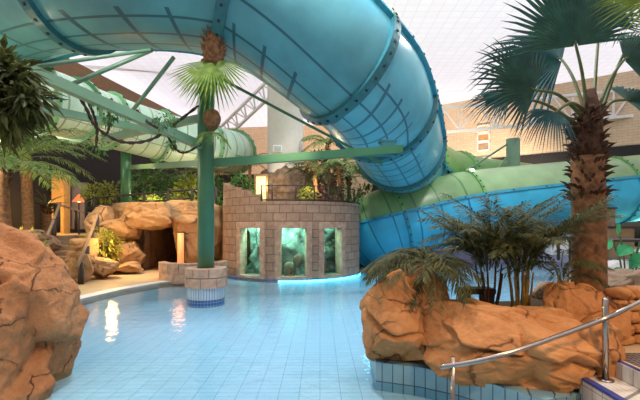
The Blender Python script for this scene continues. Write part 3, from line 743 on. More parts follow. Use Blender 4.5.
mb = MB(); mb.lathe([(TR - .25, .045), (1.2, .045)], TC, 40, 0, -1.1, 1.3); mb.build('tank_floor', 'rock_tank', t)
for i, (c_, r_, z) in enumerate(((-.44, .17, .9), (.16, .2, .55), (.03, .24, .22), (.6, .2, .35))):
    p = TC + Vector((2.02 * math.sin(c_), -2.02 * math.cos(c_), z)); rock_mesh(p, (r_ * 1.6, r_ * 1.4, r_ * 2.3), 60 + i, 4, 8, power=2.4).build('tank_boulder', 'rock_grey', t, True)
# railing round the tower top
t = thing('railing', 'thin dark wire railing round the top of stone tower', 'railing', (TC.x, TC.y, 2.2))
pa = [-.36, -.2, .12, .38, .6, .78, 1.05, 1.35, 1.7]
pp = [TC + Vector(((TR - .16) * math.sin(a), -(TR - .16) * math.cos(a), 0)) for a in pa]
for p in pp:
    mb = MB(); mb.tube([p + Vector((0, 0, 2.18)), p + Vector((0, 0, 2.98))], .025, 8); mb.build('post', 'dark_wood', t, True)
for z, r_ in ((2.95, .018), (2.72, .01), (2.5, .03)):
    mb = MB(); mb.tube([TC + Vector(((TR - .16) * math.sin(a), -(TR - .16) * math.cos(a), z)) for a in [pa[0] + (pa[-1] - pa[0]) * k / 24 for k in range(25)]], r_, 6); mb.build('rail', 'dark_wood', t, True)
t = thing('lit_doorway', 'small glowing yellow doorway panel at foot of white column', 'door', at(261, 202, 18.2))
c = at(261, 190, 18.0); mb = MB(); mb.box(c + Vector((0, .05, 0)), (.42, .06, 1.15)); mb.build('panel', 'lamp_yel', t)
mb = MB(); mb.box(c + Vector((-.25, .05, 0)), (.08, .16, 1.2)); mb.box(c + Vector((.25, .05, 0)), (.08, .16, 1.2)); mb.box(c + Vector((0, .05, .62)), (.6, .16, .08)); mb.build('frame', 'brown', t)

# ================================================================== LEFT BANK: CAVE, STAIRS, RAILS
def rk(label, px, py, Y, w, h, dp, seed, mat='rock_cave', name='boulder', group='rocks of the cave bank', **kw):
    """boulder whose visible middle is (px,py) at depth Y, size w x h px, dp metres deep"""
    c = at(px, py, Y); s = Y / F
    kw.setdefault('sub', 5); kw.setdefault('power', 6); kw.setdefault('cells', 10); kw.setdefault('ch', .06); kw.setdefault('cg', .05)
    return boulder(name, label, (c.x, c.y, c.z), (w * s, dp, h * s), seed, mat, group, **kw)
rk('large rounded lintel boulder lying across the top of cave mouth', 152, 216, 15.0, 48, 26, 1.4, 1, power=5)
rk('big tan rock face right of cave mouth behind the green pole', 200, 233, 15.4, 50, 56, 1.3, 2, power=5, cuts=9, depth=(.85, 1.1))
rk('tan rock bridging between the lintel boulder and stone tower', 186, 214, 15.2, 52, 22, 1.3, 3)
rk('upright tan rock left of cave mouth, upper of two', 124, 227, 15.1, 36, 30, 1.4, 4)
rk('squarish tan rock left of cave mouth, lower of two', 128, 253, 14.9, 34, 28, 1.2, 5)
rk('flat lit stepping rock in front of the cave left side', 127, 267, 14.2, 34, 10, .9, 6)
rk('tan boulder on the bank top beneath the black fence', 101, 222, 15.4, 26, 34, 1.3, 7)
rk('rough rock right of lit shrub at its foot', 104, 267, 13.0, 28, 20, .9, 8)
rk('boulder at the bottom of the timber handrail', 81, 266, 12.2, 26, 30, .8, 9)
rk('upper boulder beside handrail left of the lit shrub', 87, 249, 13.2, 24, 22, .9, 10)
rk('small boulder high beside the handrail top', 97, 236, 14.4, 22, 18, 1.0, 11)
rk('low rock wall left of the stone stairs behind red boulder', 46, 245, 13.2, 22, 20, .9, 12, mat='rock_grey')
rk('flat grey rock at the garden edge left of stairs', 30, 238, 11.8, 30, 16, .8, 13, mat='rock_grey')
# cave recess
cv = MB()
for (a, b_) in (((-6.45, 15.4), (-6.45, 19.4)), ((-6.45, 19.4), (-5.0, 19.4)), ((-5.0, 19.4), (-5.0, 15.4))):
    n_ = 10
    for i in range(n_):
        p, q = Vector((*a, 0)).lerp(Vector((*b_, 0)), i / n_), Vector((*a, 0)).lerp(Vector((*b_, 0)), (i + 1) / n_)
        for k in range(6):
            z0, z1 = .05 + .29 * k, .05 + .29 * (k + 1)
            J = lambda v, z: Vector((v.x + .12 * noise.noise(Vector((v.x * 2, v.y * 2, z * 2))), v.y + .1 * noise.noise(Vector((v.x * 2, v.y * 2, z * 2 + 7))), z))
            cv.quad([J(p, z0), J(q, z0), J(q, z1), J(p, z1)])
struct(cv.build('wall_cave', 'rock_grey', None, True))
# wall lantern by the cave
c = at(181, 250, 14.55); t = thing('wall_lantern', 'tall orange lit lantern panel on rock beside the cave mouth', 'lamp', c)
c = at(180, 249, 14.5)
mb = MB(); mb.arcblock((c.x, c.y + .1, c.z - .5), .06, .12, 0, 1.05, -1.3, 1.3, 8); mb.build('shade', 'lamp_orange', t, True)
mb = MB(); mb.box((c.x, c.y + .16, c.z + .02), (.22, .06, 1.15)); mb.build('back_plate', 'dark_wood', t)
# curved low stone planter beside the pole
PC = Vector((-3.95, 13.2, 0)); t = thing('stone_planter', 'low curved cut stone planter wall behind the pool column', 'planter', (PC.x, PC.y, 0))
mb = MB(); R_ = 1.05
for z0, z1, o in ((0, .28, 0), (.285, .58, .17)):
    for k in range(9):
        a = -1.75 + .36 * k + o
        if a > 1.4: continue
        mb.arcblock(PC, R_ - .25, R_, z0, z1 - (.0 if k > 0 else .08), a + .008, a + .352, 5)
o = mb.build('stone_wall', 'stone_face', t); bevel(o, .02)
mb = MB(); mb.lathe([(R_ - .2, .45), (.01, .5)], PC, 24); mb.build('soil', 'soil', t)
# stairs
sd = Vector((-.37, .93, 0)).normalized(); sx = Vector((sd.y, -sd.x, 0)); s0 = Vector((-7.75, 12.5, 0.05))
t = thing('stone_stairs', 'worn brown stone stairs climbing between boulders to the upper landing', 'stairs', s0)
for k in range(8):
    mb = MB(); p = s0 + sd * (.45 * k + .3) + Vector((0, 0, (k + 1) * .155 / 2))
    mb.box(p, (1.5, .62, (k + 1) * .155), rot=Matrix((sx, sd, (0, 0, 1))).transposed()); o = mb.build('step', 'rock_grey', t); bevel(o, .03)
def handrail(name, label, path, posts, r=.035, mat='wood_rope', ph=.0):
    P = [at(*p) for p in path]; t = thing(name, label, 'handrail', P[0])
    mb = MB(); mb.tube(dense(P, 4), r, 8); mb.build('rail', mat, t, True)
    for (px, py, Y, l) in posts:
        p = at(px, py, Y); mb = MB(); mb.tube([p, p - Vector((0, 0, l))], r * 1.7, 8); mb.build('post', 'dark_wood', t, True)
    return t
handrail('handrail', 'sloping timber handrail on the right of the stone stairs', [(98, 214, 14.2), (88, 240, 12.6), (77, 268, 11.4)], [(97, 217, 14.1, 1.0), (92, 229, 13.3, .9), (87, 246, 12.5, .8), (81, 262, 11.7, .7)], .045)
handrail('handrail', 'sloping timber handrail on the left of the stone stairs', [(60, 203, 15.4), (52, 224, 13.6), (42, 248, 12.2)], [(58, 205, 15.2, 1.0), (54, 219, 13.9, .8)], .045)
handrail('handrail', 'timber cross rail along landing at the stair head', [(54, 203, 16.9), (76, 210, 16.9), (99, 215, 16.9)], [(55, 203, 16.95, 1.0), (76, 210, 16.95, .9), (98, 215, 16.95, .8)])
t = thing('fence', 'black timber fence along the bank top above the cave', 'fence', at(150, 208, 16.2))
fp = [(86, 216), (94, 213), (117, 211), (144, 209), (168, 207), (192, 205), (216, 204)]
for px, py in fp:
    p = at(px, py + 3, 16.2); mb = MB(); mb.tube([p - Vector((0, 0, .12)), p + Vector((0, 0, .75))], .055, 8); mb.build('post', 'dark_wood', t, True)
for dz in (.70, .38):
    mb = MB(); mb.tube([at(px, py + 3, 16.2) + Vector((0, 0, dz)) for px, py in fp], .035, 8); mb.build('rail', 'dark_wood', t, True)
# building front at left: lit ochre piers
for k, (px, w, y0) in enumerate(((61, 12, 175), (40, 7, 182), (18, 8, 178))):
    a = at(px, y0, 19.3); mb = MB(); mb.box((a.x, a.y, (1.3 + a.z) / 2), (w / F * 19.3, .5, a.z - 1.3))
    tag(mb.build('wall_pier', 'orange_wall', None, False, (a.x, a.y, 1.3)), ['widest lit ochre pier of the dark building', 'narrow ochre pier between two palm trunks', 'ochre pier behind leftmost palm'][k], 'pier')['kind'] = 'structure'
mb = MB(); a = at(77, 190, 19.8); mb.box((a.x, a.y, 2.6), (.9, .1, 2.2)); o = mb.build('window_5', plain('grey_blind', (.16, .15, .2), .4), None, False, a); struct(o)
c = at(79, 199, 17.5); t = thing('garden_lamp', 'small cone shaded lamp glowing beside the dark building', 'lamp', c)
mb = MB(); mb.lathe([(.26, -.12), (.05, .18), (.01, .2)], c, 20); mb.build('lamp_shade', 'lamp_orange', t, True)
mb = MB(); mb.lathe([(.0, -.16), (.07, -.1), (.0, -.02)], c, 12); mb.build('bulb', 'lamp_warm', t, True)
mb = MB(); mb.tube([Vector((c.x, c.y, 1.28)), c - Vector((0, 0, .12))], .03, 8); mb.build('post', 'dark_wood', t, True)
# greenery of the bank
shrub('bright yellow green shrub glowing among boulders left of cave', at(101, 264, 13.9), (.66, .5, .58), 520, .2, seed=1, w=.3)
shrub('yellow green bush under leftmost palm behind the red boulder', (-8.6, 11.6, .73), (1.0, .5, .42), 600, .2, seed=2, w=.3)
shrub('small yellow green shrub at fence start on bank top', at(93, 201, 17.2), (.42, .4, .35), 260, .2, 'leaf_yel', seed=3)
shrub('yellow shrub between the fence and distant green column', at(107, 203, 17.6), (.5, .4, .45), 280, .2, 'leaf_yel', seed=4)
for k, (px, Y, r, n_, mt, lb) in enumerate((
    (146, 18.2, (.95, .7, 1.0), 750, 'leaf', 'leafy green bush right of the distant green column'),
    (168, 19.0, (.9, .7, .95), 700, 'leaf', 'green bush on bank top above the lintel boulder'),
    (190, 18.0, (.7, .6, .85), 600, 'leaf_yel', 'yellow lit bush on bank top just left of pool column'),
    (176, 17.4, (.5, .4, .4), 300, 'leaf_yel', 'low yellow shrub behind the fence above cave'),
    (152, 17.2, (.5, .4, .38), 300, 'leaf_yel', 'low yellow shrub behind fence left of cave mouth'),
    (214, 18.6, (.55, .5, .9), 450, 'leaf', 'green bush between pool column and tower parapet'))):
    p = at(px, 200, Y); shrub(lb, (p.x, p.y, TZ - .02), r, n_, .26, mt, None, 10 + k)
for k, (px, Y, h_) in enumerate(((152, 20.5, 1.6), (183, 21, 1.9), (205, 20.3, 1.7))):
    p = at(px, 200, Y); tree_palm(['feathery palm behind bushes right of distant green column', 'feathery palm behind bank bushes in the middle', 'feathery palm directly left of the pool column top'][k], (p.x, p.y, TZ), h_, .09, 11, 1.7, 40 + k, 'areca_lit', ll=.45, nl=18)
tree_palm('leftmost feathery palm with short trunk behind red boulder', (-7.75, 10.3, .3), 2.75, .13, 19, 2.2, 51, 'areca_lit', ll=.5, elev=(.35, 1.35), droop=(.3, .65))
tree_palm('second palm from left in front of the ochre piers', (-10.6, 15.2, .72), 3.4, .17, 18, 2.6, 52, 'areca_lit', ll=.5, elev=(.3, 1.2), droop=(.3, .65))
tree_palm('short spiky yucca like palm right of the two left palms', (-11.0, 16.9, 1.28), 1.15, .16, 16, .95, 53, 'areca', ll=.16, elev=(.1, 1.3), droop=(.1, .5), nl=14)
# dark tree hanging in at upper left
t = thing('leafy_tree', 'dark olive leaved tree hanging in at upper left edge', 'tree', (-5.3, 5.9, .04))
mb = MB(); mb.tube(dense([(-5.3, 5.9, .02), (-5.25, 5.9, 1.2), (-5.0, 5.8, 2.4), (-4.7, 5.7, 3.4)], 5), [.12 - .004 * k for k in range(16)], 12); mb.build('trunk', 'bark_dark', t, True)
for k, (px, py, Y, r) in enumerate(((-4, 92, 5.6, .46), (14, 76, 5.6, .28), (6, 114, 5.5, .36), (26, 100, 5.5, .22), (-24, 80, 5.8, .6), (-2, 68, 5.7, .25))):
    c = at(px, py, Y); mb = MB(); mb.tube(dense([(-4.95, 5.75, 2.6), (Vector((-4.95, 5.75, 2.6)) + c) / 2 + Vector((0, 0, .12)), c], 4), .025, 6); mb.build('branch', 'bark_dark', t, True)
    mb = MB(); leaves(mb, c, (r, r * .8, r * .95), 230 if r > .4 else 130, .34, 70 + k, down=.7, w=.24, shell=.15); mb.build('foliage', 'leaf_dark', t)
# red boulder, foreground left
def leftshape(p):
    k = 1 - .30 * max(0, -p.z) ** 1.6 - .10 * max(0, p.z) ** 3
    return Vector((p.x * k, p.y * k, p.z))
boulder('boulder', 'huge red brown cracked boulder in the left foreground by pool', (-3.93, 4.5, .50), (2.2, 2.0, 2.16), 23, 'rock_left', sub=7, power=7, cuts=12, depth=(.88, 1.1), rough=.05, fine=.03, shape=leftshape, joint=.0, cells=34, ch=.07, ct=.3, cg=.035, cz=1.6)

# ================================================================== PLANTS ON THE TOWER
for k, (px, Y, h_, L_, mt, lb) in enumerate((
    (316, 17.0, 1.7, 1.5, 'areca', 'dark feathery palm right of white column on tower'),
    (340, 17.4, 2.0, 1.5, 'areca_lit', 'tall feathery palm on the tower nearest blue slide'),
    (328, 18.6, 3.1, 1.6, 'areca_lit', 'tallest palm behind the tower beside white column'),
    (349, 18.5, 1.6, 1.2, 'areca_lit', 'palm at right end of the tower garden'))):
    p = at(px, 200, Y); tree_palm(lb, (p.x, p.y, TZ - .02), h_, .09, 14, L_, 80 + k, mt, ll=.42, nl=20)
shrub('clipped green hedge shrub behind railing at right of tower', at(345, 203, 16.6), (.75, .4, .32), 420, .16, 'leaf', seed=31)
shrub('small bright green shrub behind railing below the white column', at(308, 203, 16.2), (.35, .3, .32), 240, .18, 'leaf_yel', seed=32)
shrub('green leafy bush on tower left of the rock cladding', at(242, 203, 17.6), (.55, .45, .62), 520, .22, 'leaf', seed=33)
shrub('tall dark leafy bush between palms behind tower railing', at(322, 203, 17.8), (.95, .6, 1.15), 700, .28, 'areca', seed=36)
shrub('dark reddish shrub in the middle of tower garden', at(330, 203, 16.3), (.55, .4, .42), 300, .2, plain('red_leaf', (.12, .035, .03), .5), seed=34)
tree_palm('dark drooping plant on the tower left of white column', at(250, 195, 18.8), 1.4, .06, 14, 1.0, 86, 'areca', ll=.3, nl=14)
# bank right of the tower
rk('pale stone block stack on bank right of tower, upper', 366, 212, 19.8, 22, 22, 1.2, 20, mat='rock_pale', group=None)
rk('pale stone under the leafy shrub right of tower', 372, 232, 20.6, 30, 26, 1.0, 21, mat='rock_pale', group=None)
shrub('grey green shrub growing on pale stones right of tower', at(368, 203, 19.4), (.5, .4, .42), 300, .24, 'leaf', seed=35)
mb = MB(); a = at(343, 158, 21.5); mb.box((a.x + .5, a.y, 2.6), (1.9, .8, 5.2)); struct(mb.build('wall_pier_tall', plain('peach_render', (.66, .44, .30), .7), None, False, a))

# ================================================================== RIGHT PLANTER
fr_ = [gz(376, 381, 0), gz(420, 387, 0), gz(460, 396, 0), gz(500, 409, 0), gz(545, 424, 0)]
fr_ = [(p.x, p.y) for p in fr_]
body = [(.62, 5.2)] + fr_ + [(2.3, 3.7), (3.2, 4.6), (4.2, 6.4), (3.1, 6.3), (2.5, 5.55), (1.2, 5.42)]
t = thing('rock_planter', 'curved tiled planter base under the orange rocks in pool', 'planter', (1.8, 4.8, -.4))
slab_ = slab('tiled_kerb', body, -.4, .205, 'kerb_tile'); slab_.parent = t; slab_.location = -Vector((1.8, 4.8, -.4))
inner = [(.95, 5.2), (1.1, 4.75), (1.6, 4.5), (2.1, 4.3), (2.6, 4.4), (3.2, 4.95), (3.9, 6.15), (3.15, 6.15), (2.55, 5.42), (1.1, 5.32)]
so = slab('soil', inner, .2, .72, 'soil'); so.parent = t; so.location = -Vector((1.8, 4.8, -.4))
G = None
def lean(p): return Vector((p.x * (1 - .06 * p.z) + .05 * p.z, p.y * (1 - .1 * p.z), p.z))
boulder('boulder', 'tall upright orange boulder at left end of the planter', (.96, 4.80, .68), (.90, .95, 1.16), 41, 'rock', G, sub=7, power=4.5, cuts=12, depth=(.85, 1.08), rough=.06, fine=.02, shape=lean, cells=9, ch=.04, ct=.35, cg=.035)
def slope(p): return Vector((p.x, p.y * (1 - .25 * max(0, p.z)), p.z - .26 * p.x * (p.z > -.2) * (p.z + .2) / 1.2))
boulder('boulder', 'long low orange boulder forming the planter front', (1.85, 4.24, .49), (1.76, .86, .78), 43, 'rock', G, sub=7, power=4.2, cuts=12, depth=(.85, 1.08), rough=.06, fine=.02, rz=-.50, shape=slope, cells=14, ch=.05, ct=.4, cg=.04)
boulder('boulder', 'angular orange boulder in front of the palm trunk', (2.68, 4.5, .64), (.74, .75, .82), 44, 'rock', G, sub=7, power=3.6, cuts=16, depth=(.74, 1.0), rough=.05, fine=.02, cells=12, ch=.05, ct=.4, cg=.04)
boulder('boulder', 'blocky orange rock behind the steel handrail post', (2.58, 3.95, .50), (.42, .5, .62), 45, 'rock', G, sub=5, power=5, cuts=10, depth=(.82, 1.05), rough=.05, fine=.02, cells=12, ch=.05, ct=.4, cg=.04)
boulder('boulder', 'brown boulder behind the palm trunk at right edge', at(622, 287, 6.6), (1.0, .9, .55), 47, 'rock_grey', None, sub=5)
boulder('boulder', 'second brown boulder cut by the right picture edge', at(648, 285, 6.3), (.7, .8, .6), 48, 'rock_grey', None, sub=5)
boulder('boulder', 'pale bluish rock behind the brown boulders at right', at(618, 273, 8.3), (.8, .7, .5), 49, 'rock_pale', None, sub=4)
boulder('boulder', 'brown rock among the cane palm stems', at(548, 297, 5.7), (.45, .4, .4), 50, 'rock_grey', None, sub=4)
# low dark bench in the planter
c = at(476, 292, 5.2); t = thing('stone_stool', 'low dark stone stool behind the planter between cane palms', 'stool', (c.x, c.y, c.z - .17))
mb = MB(); mb.box(c + Vector((0, 0, .02)), (.42, .24, .07)); bevel(mb.build('top', 'soil', t), .02)
for s in (-1, 1): mb = MB(); mb.box(c + Vector((.13 * s, 0, -.09)), (.09, .18, .17)); bevel(mb.build('leg', 'dark', t), .015)
# dry stone wall at right: every block its own
rnd = random.Random(3); q0 = Vector((2.98, 4.25, .505)); qd = Vector((1, .15, 0)).normalized(); lbl = 'rough squared orange block of the dry stone wall at right'
t = thing('dry_stone_wall', 'dry stacked orange stone wall at right behind the steps', 'wall', q0)
z = 0.0
for row in range(5):
    hgt = rnd.uniform(.09, .13); x = rnd.uniform(-.12, 0)
    while x < 1.5:
        l = rnd.uniform(.13, .30); p = q0 + qd * (x + l / 2) + Vector((0, 0, z + hgt / 2))
        rock_mesh(p, (l * .98, .24, hgt * .98), rnd.randint(0, 999), 3, 6, power=7, rz=.15, depth=(.9, 1.1), rough=.08).build('block', 'rock', t, True); x += l
    z += hgt
# ------------------------------------------------------------------ tiled steps and rail
t = thing('pool_steps', 'white tiled pool steps with dark blue nosings at lower right', 'steps', (2.4, 3.2, -.4))
for k, (x0, x1, z) in enumerate(((1.9, 2.3, .19), (2.3, 2.62, .36))):
    o = slab('step', [(x0, -1.5), (x1 + .02, -1.5), (x1 + .02, 3.95 if k else 3.62), (x0, 3.72 if k else 3.5)], -.4, z, 'step_tile'); o.parent = t; o.location = -Vector((2.4, 3.2, -.4))
    mb = MB(); mb.box((x0 + .02, 1.05 if not k else 1.12, z - .008), (.06, 5.1 if k == 0 else 5.2, .024)); mb.build('nosing', 'navy', t)
mb = MB(); mb.box((2.63, 1.15, .49), (.03, 5.2, .04)); mb.build('nosing', 'navy', t)
mb = MB(); mb.box((2.612, 1.15, .43), (.02, 5.2, .14)); mb.build('riser', 'step_tile', t)
mb = MB(); mb.box((2.86, 2.6, .507), (.36, 2.6, .012)); tag(mb.build('floor_grate', 'grate', None, False, (2.86, 2.6, .5)), 'dark slotted drain grate along the top of pool steps', 'grate')
t = thing('handrail', 'curved brushed steel handrail rising from pool beside the steps', 'handrail', at(605, 381, 3.6))
mb = MB(); mb.tube(dense([at(440, 367, 3.45), at(475, 361.5, 3.42), at(512, 352, 3.42), at(556, 337, 3.5), at(600, 320.5, 3.6), at(628, 308, 3.55), at(665, 289, 3.5)], 6), .021, 12); mb.build('rail', 'chrome', t, True)
p = at(605.5, 381, 3.62); p.z = .36; mb = MB(); mb.tube([p, p + Vector((0, 0, .7)), p + Vector((0, 0, .715))], [.026, .026, .012], 14); mb.build('post', 'chrome', t, True)
mb = MB(); mb.tube([p + Vector((0, 0, -.002)), p + Vector((0, 0, .012)), p + Vector((0, 0, .016))], [.065, .065, .03], 20); mb.build('base_plate', 'chrome', t, True)
p = at(453, 357, 3.44); mb = MB(); mb.tube([p, Vector((p.x, p.y, -.4))], .018, 12); mb.build('post', 'chrome', t, True)
# ------------------------------------------------------------------ cane palms in the planter
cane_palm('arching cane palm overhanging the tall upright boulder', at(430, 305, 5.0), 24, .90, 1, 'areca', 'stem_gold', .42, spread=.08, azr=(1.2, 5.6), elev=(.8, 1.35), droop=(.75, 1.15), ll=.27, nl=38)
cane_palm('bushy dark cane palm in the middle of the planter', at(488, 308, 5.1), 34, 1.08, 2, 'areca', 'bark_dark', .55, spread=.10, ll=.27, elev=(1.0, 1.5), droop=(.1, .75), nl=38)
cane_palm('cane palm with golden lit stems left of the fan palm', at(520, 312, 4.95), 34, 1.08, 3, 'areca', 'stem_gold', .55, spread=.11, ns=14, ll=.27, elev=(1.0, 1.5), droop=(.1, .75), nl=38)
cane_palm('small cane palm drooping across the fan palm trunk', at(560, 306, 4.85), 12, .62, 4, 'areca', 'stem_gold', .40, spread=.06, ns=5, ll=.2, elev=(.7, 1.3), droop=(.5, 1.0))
# ------------------------------------------------------------------ fan palm
B = Vector((3.31, 5.2, .45)); cr_ = at(590, 118, 5.2)
t = thing('fan_palm', 'tall fan palm with thick brown trunk at right of planter', 'palm', B)
mb = MB(); zs = [k / 30 for k in range(31)]
mb.tube([Vector((B.x + .02 * math.sin(3 * z), B.y, B.z - .3 + (2.1 + .3) * z)) for z in zs], [.20 - .018 * z + .004 * (k % 2) for k, z in enumerate(zs)], 24); mb.build('trunk', 'bark', t, True)
mb = MB(); mb.tube([Vector((B.x, B.y, 2.3)), Vector((B.x, B.y, 2.7)), cr_, cr_ + Vector((0, 0, .35))], [.17, .165, .14, .06], 20); mb.build('crown_shaft', 'bark_dark', t, True)
rnd = random.Random(11); mb = MB()
for k in range(230):
    a = rnd.uniform(0, 2 * PI); z = rnd.uniform(2.0, 3.15); rr = .165 - .03 * max(0, z - 2.6)
    p = Vector((B.x + rr * math.cos(a), B.y + rr * math.sin(a), z)); o = Vector((math.cos(a), math.sin(a), rnd.uniform(.1, 1.1))).normalized(); l = rnd.uniform(.06, .18)
    mb.tube([p - o * .03, p + o * l * .6, p + o * l + Vector((0, 0, -.02))], [.022, .014, .002], 5)
mb.build('leaf_boots', 'bark_dark', t)
LV = [  # hub px,py,Y  reach direction (x,y,z)  facing  length  spread  material
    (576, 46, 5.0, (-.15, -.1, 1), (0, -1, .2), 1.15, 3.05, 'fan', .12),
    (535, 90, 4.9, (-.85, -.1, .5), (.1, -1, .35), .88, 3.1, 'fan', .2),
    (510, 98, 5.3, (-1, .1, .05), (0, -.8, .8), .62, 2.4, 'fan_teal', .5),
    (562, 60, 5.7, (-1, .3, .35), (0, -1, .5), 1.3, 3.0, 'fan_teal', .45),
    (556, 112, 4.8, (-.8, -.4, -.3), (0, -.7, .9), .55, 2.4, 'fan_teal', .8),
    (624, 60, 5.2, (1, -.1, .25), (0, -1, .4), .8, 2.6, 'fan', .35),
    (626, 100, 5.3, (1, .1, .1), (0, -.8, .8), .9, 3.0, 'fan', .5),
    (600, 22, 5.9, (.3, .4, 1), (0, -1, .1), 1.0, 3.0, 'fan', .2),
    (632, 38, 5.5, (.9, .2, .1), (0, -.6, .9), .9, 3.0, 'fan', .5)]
for k, (px, py, Y, d_, n_, L_, sp, mt, dp) in enumerate(LV):
    h_ = at(px, py, Y); mb = MB(); fan_leaf(mb, h_, d_, n_, L_, 34, sp, dp, 1.0, 0, 200 + k)
    f = mb.build('frond', mt, t)
    b0 = cr_ + Vector(((h_.x - cr_.x) * .15, (h_.y - cr_.y) * .12, rnd.uniform(-.12, .1))); mid = (b0 + h_) / 2 + Vector((0, 0, .10))
    pb = MB(); pb.tube(dense([b0, mid, h_, h_ + Vector(d_).normalized() * .06], 5), [.024 - .0009 * i for i in range(16)], 7); pb.build('leaf_stalk', 'petiole', f, True)
# nearer palm leaf, yellow light put into its colour, entering at upper right
P2 = Vector((4.55, 3.9, .505)); c2 = P2 + Vector((0, 0, 3.05))
t = thing('fan_palm', 'second fan palm whose yellow green leaf enters at top right corner', 'palm', P2)
mb = MB(); mb.tube([P2 + Vector((.02 * math.sin(k), 0, 3.05 * k / 12 - .02)) for k in range(13)], [.15 - .003 * k + .006 * (k % 2) for k in range(13)], 18); mb.build('trunk', 'bark', t, True)
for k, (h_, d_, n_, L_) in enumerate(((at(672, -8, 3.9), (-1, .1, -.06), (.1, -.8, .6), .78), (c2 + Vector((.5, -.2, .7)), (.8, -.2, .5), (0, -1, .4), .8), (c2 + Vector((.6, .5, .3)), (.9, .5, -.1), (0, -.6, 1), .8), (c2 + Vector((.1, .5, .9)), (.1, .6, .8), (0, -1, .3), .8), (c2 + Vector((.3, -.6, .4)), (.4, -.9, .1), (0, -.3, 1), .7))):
    mb = MB(); fan_leaf(mb, h_, d_, n_, L_, 26, 2.0 if k == 0 else 2.9, .25, 1.0, 0, 99 + k); f = mb.build('frond', 'fan_lit_tone', t)
    mb = MB(); mb.tube(dense([c2 + Vector((0, 0, -.1)), (c2 + h_) / 2 + Vector((0, 0, .08)), h_], 6), .018, 8); mb.build('leaf_stalk', 'petiole', f, True)
# big leaved plant at the right edge
pb_ = at(628, 292, 7.4); t = thing('leafy_plant', 'large leaved jade green plant at right edge behind brown boulders', 'plant', pb_)
for k, (px, py, dx, dz) in enumerate(((612, 240, -1, -.25), (632, 246, -.7, -.1), (640, 242, .8, .2), (628, 270, -.8, -.1), (640, 268, .9, -.1), (620, 236, -.3, .8), (645, 255, -.9, -.3))):
    a = at(px, py, 7.2); mb = MB(); d = Vector((dx, -.25, dz)).normalized(); s = d.cross(Vector((0, -.6, .8))).normalized(); n_ = s.cross(d); l = .38
    for i in range(6):
        t0, t1 = i / 6, (i + 1) / 6; w0, w1 = .13 * math.sin(PI * t0 ** .8), .13 * math.sin(PI * t1 ** .8)
        P_ = lambda t_: a + d * l * t_ + Vector((0, 0, -.12 * t_ * t_))
        mb.add([P_(t0) - s * w0, P_(t0) - n_ * .02, P_(t0) + s * w0, P_(t1) - s * w1, P_(t1) - n_ * .02, P_(t1) + s * w1], [(0, 1, 4, 3), (1, 2, 5, 4)])
    mb.tube([pb_ + Vector((0, 0, -.3)), (pb_ + a) / 2 + Vector((0, 0, .1)), a], .014, 6, 1); mb.build('leaf', ['leaf_jade', 'petiole'], t)
# dark furniture and lit bits under the slide, far right
def table(label, c, w, d, h):
    t = thing('table', label, 'table', c); c = Vector(c)
    mb = MB(); mb.box(c + Vector((0, 0, h - .03)), (w, d, .06)); bevel(mb.build('tabletop', 'dark_wood', t), .01)
    for sx_ in (-1, 1):
        for sy in (-1, 1):
            mb = MB(); mb.box(c + Vector((sx_ * (w / 2 - .06), sy * (d / 2 - .06), (h - .06) / 2)), (.07, .07, h - .06)); mb.build('leg', 'dark_wood', t)
    return t
table('dark timber table behind the large leaved plant at right', (7.6, 10.4, .505), 1.9, .8, .85)
table('dark timber table further back left of palm trunk', (7.4, 14.0, .505), 1.6, .8, .8)
for k, (px, Y, w, h_, mt, lb) in enumerate(((617, 15, .9, 1.1, 'brown', 'low brown counter far right beneath the slide'), (575, 17, 2.2, .9, 'column', 'pale low counter far right beneath slide left of trunk'), (606, 18.5, .5, 1.9, 'rock_grey', 'grey stone pillar under slide right of palm trunk'))):
    a = at(px, 225, Y); t = thing('counter' if k < 2 else 'stone_pillar', lb, 'counter' if k < 2 else 'pillar', (a.x, a.y, .505))
    mb = MB(); mb.box((a.x, a.y, .505 + h_ / 2), (w, .5, h_)); bevel(mb.build('body', mt, t), .03)
    mb = MB(); mb.box((a.x, a.y, .505 + h_ + .03), (w + .12, .6, .06)); bevel(mb.build('top', 'dark_wood', t), .01)
shrub('green shrub far right under the slide behind tables', (10.2, 15.2, .5), (.9, .5, .5), 400, .22, 'leaf', seed=37)

# ================================================================== LIGHT
def light(name, typ, loc, power, col, size=.2, aim=None, ang=1.0, blend=.6):
    l = bpy.data.lights.new(name, typ); l.energy = power; l.color = col
    if typ == 'SPOT': l.spot_size = ang; l.spot_blend = blend
    l.shadow_soft_size = size
    o = bpy.data.objects.new(name, l); C.objects.link(o); o.location = loc
    if aim is not None: o.rotation_euler = (Vector(aim) - Vector(loc)).to_track_quat('-Z', 'Y').to_euler()
    return o
w = bpy.data.worlds.new('sky'); bpy.context.scene.world = w; w.use_nodes = True
w.node_tree.nodes['Background'].inputs[0].default_value = (1, .98, 1, 1); w.node_tree.nodes['Background'].inputs[1].default_value = 1.4
WARM = (1, .62, .28); CYAN = (.1, .75, 1); AMB = (1, .55, .18)
light('floodlight', 'SPOT', (2.9, .6, 4.4), 560, (1, .58, .25), .15, (1.9, 4.4, .5), .75)  # added out of view to warm the planter rocks, no fixture
light('floodlight', 'SPOT', (-1.6, 1.2, 4.2), 400, (1, .60, .32), .2, (-3.2, 4.6, .7), .7)  # added unseen spot that warms the left boulder
light('bank_fill', 'SPOT', (-6.5, 12.4, 6.2), 1200, WARM, .15, (-6.2, 14.6, .8), 1.0)  # added warm spot over the cave bank, no lamp hangs there
light('garden_or_fill_light', 'POINT', at(112, 241, 13.3), 60, AMB, .12)
light('garden_or_fill_light', 'POINT', (-8.2, 11.0, 1.7), 60, AMB, .15)
light('garden_or_fill_light', 'POINT', (-8.6, 9.3, 3.6), 260, (1, .88, .6), .2)  # added to brighten the leftmost palm, not a garden fitting
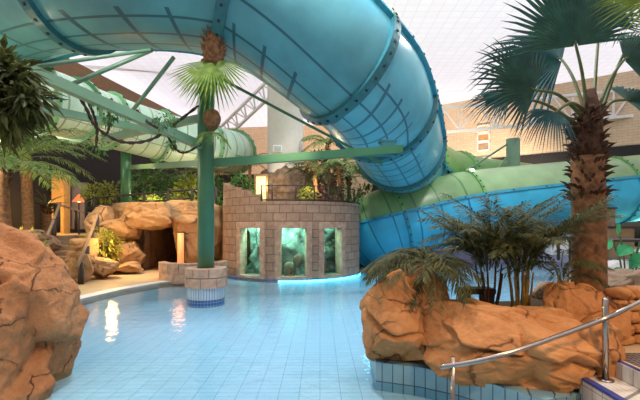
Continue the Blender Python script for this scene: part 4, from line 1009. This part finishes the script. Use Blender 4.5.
light('garden_or_fill_light', 'POINT', (-5.0, 4.9, 2.0), 45, (1, .8, .4), .2)  # added to warm the dark tree at left, no fitting there
light('garden_or_fill_light', 'POINT', (-11.2, 17.6, 2.4), 120, AMB, .15)
light('garden_or_fill_light', 'POINT', (-6.7, 17.2, 2.5), 60, (1, .82, .5), .15)
light('garden_or_fill_light', 'POINT', (-5.0, 17.2, 2.5), 70, (1, .82, .5), .15)
light('garden_or_fill_light', 'POINT', (-10.0, 13.0, 4.6), 160, (1, .92, .7), .2)  # added high up to lighten the left palm fronds
light('lantern_light', 'POINT', at(178, 236, 14.2), 8, (1, .4, .15), .2)
light('garden_or_fill_light', 'POINT', at(268, 184, 17.7), 30, (1, .75, .35), .1)
light('garden_or_fill_light', 'POINT', at(312, 186, 16.5), 50, (1, .75, .4), .15)
for k, (c_, e) in enumerate(((-.5, 95), (.09, 60), (.63, 26))):
    light('tank_light', 'POINT', TC + Vector((2.08 * math.sin(c_), -2.08 * math.cos(c_), 1.9)), e, (.45, 1, .82), .05)
light('water_fill', 'SPOT', (1.9, 15.4, 3.4), 420, CYAN, .2, (3.4, 12.6, 0), 1.5)  # added from above to turn the water cyan
light('water_fill', 'SPOT', (5.6, 18.6, 1.1), 650, CYAN, .2, (5.0, 14, 0), 2.2)  # second added cyan source, colours the water by the lower slide
light('floodlight', 'SPOT', (-.6, 8.2, 4.2), 260, (1, .74, .52), .2, (-1.1, 13.2, 1.6), .9)  # added to warm the tower front, no fixture
light('floodlight', 'SPOT', (2.2, 14.6, 6.6), 300, (1, .9, .7), .2, (1.0, 17.4, 4.2), 1.3)  # added to light the tower palms, no fixture
light('water_fill', 'SPOT', (.9, 9.0, 9.4), 900, (.35, .75, 1), .3, (-.2, 9.5, 0), .95)  # added blue spot that brightens the open pool
light('wall_fill', 'SPOT', (9, 23, 1.2), 5400, (1, .82, .62), .4, (12, 28.7, 8.5), 1.9)  # added to brighten the brick wall, source unseen
light('wall_fill', 'SPOT', (16, 19, 1.2), 3700, (1, .82, .62), .4, (16.5, 25.2, 8), 1.8)  # same added brightening for the right end of the wall
light('wall_fill', 'SPOT', (0, 30, 2.5), 2600, (1, .72, .45), .4, (-2, 37, 7), 1.9)  # added to lift the dark left part of the brick wall
for (x, y, e) in ((-1.2, 6.8, 1700), (2.2, 6.5, 350), (-1.2, 11.2, 2000), (6.5, 12.5, 1100), (3, 17, 700), (-8, 14, 500)):
    light('overhead_fill', 'SPOT', (x, y, 9.7), e, (1, .97, .95), .35, (x, y + .01, 0), 2.3, .5)  # added overhead spots that brighten pool and bank, no fittings up there
light('stem_fill', 'SPOT', at(470, 200, 9), 260, AMB, .1, at(525, 300, 5), .5)  # amber spot added to gild the cane stems, no fixture

cam = bpy.data.cameras.new('camera'); cam.sensor_width = 36; cam.lens = F / 640 * 36; cam.shift_y = (HY - 200) / 640; cam.clip_end = 200
co = bpy.data.objects.new('camera', cam); C.objects.link(co); co.location = (0, 0, H); co.rotation_euler = (PI / 2, 0, 0)
sc = bpy.context.scene; sc.camera = co
sc.view_settings.view_transform = 'Standard'; sc.view_settings.look = 'None'; sc.view_settings.gamma = 1; sc.view_settings.exposure = .14
sc.cycles.max_bounces = 10; sc.cycles.transparent_max_bounces = 12; sc.cycles.diffuse_bounces = 5
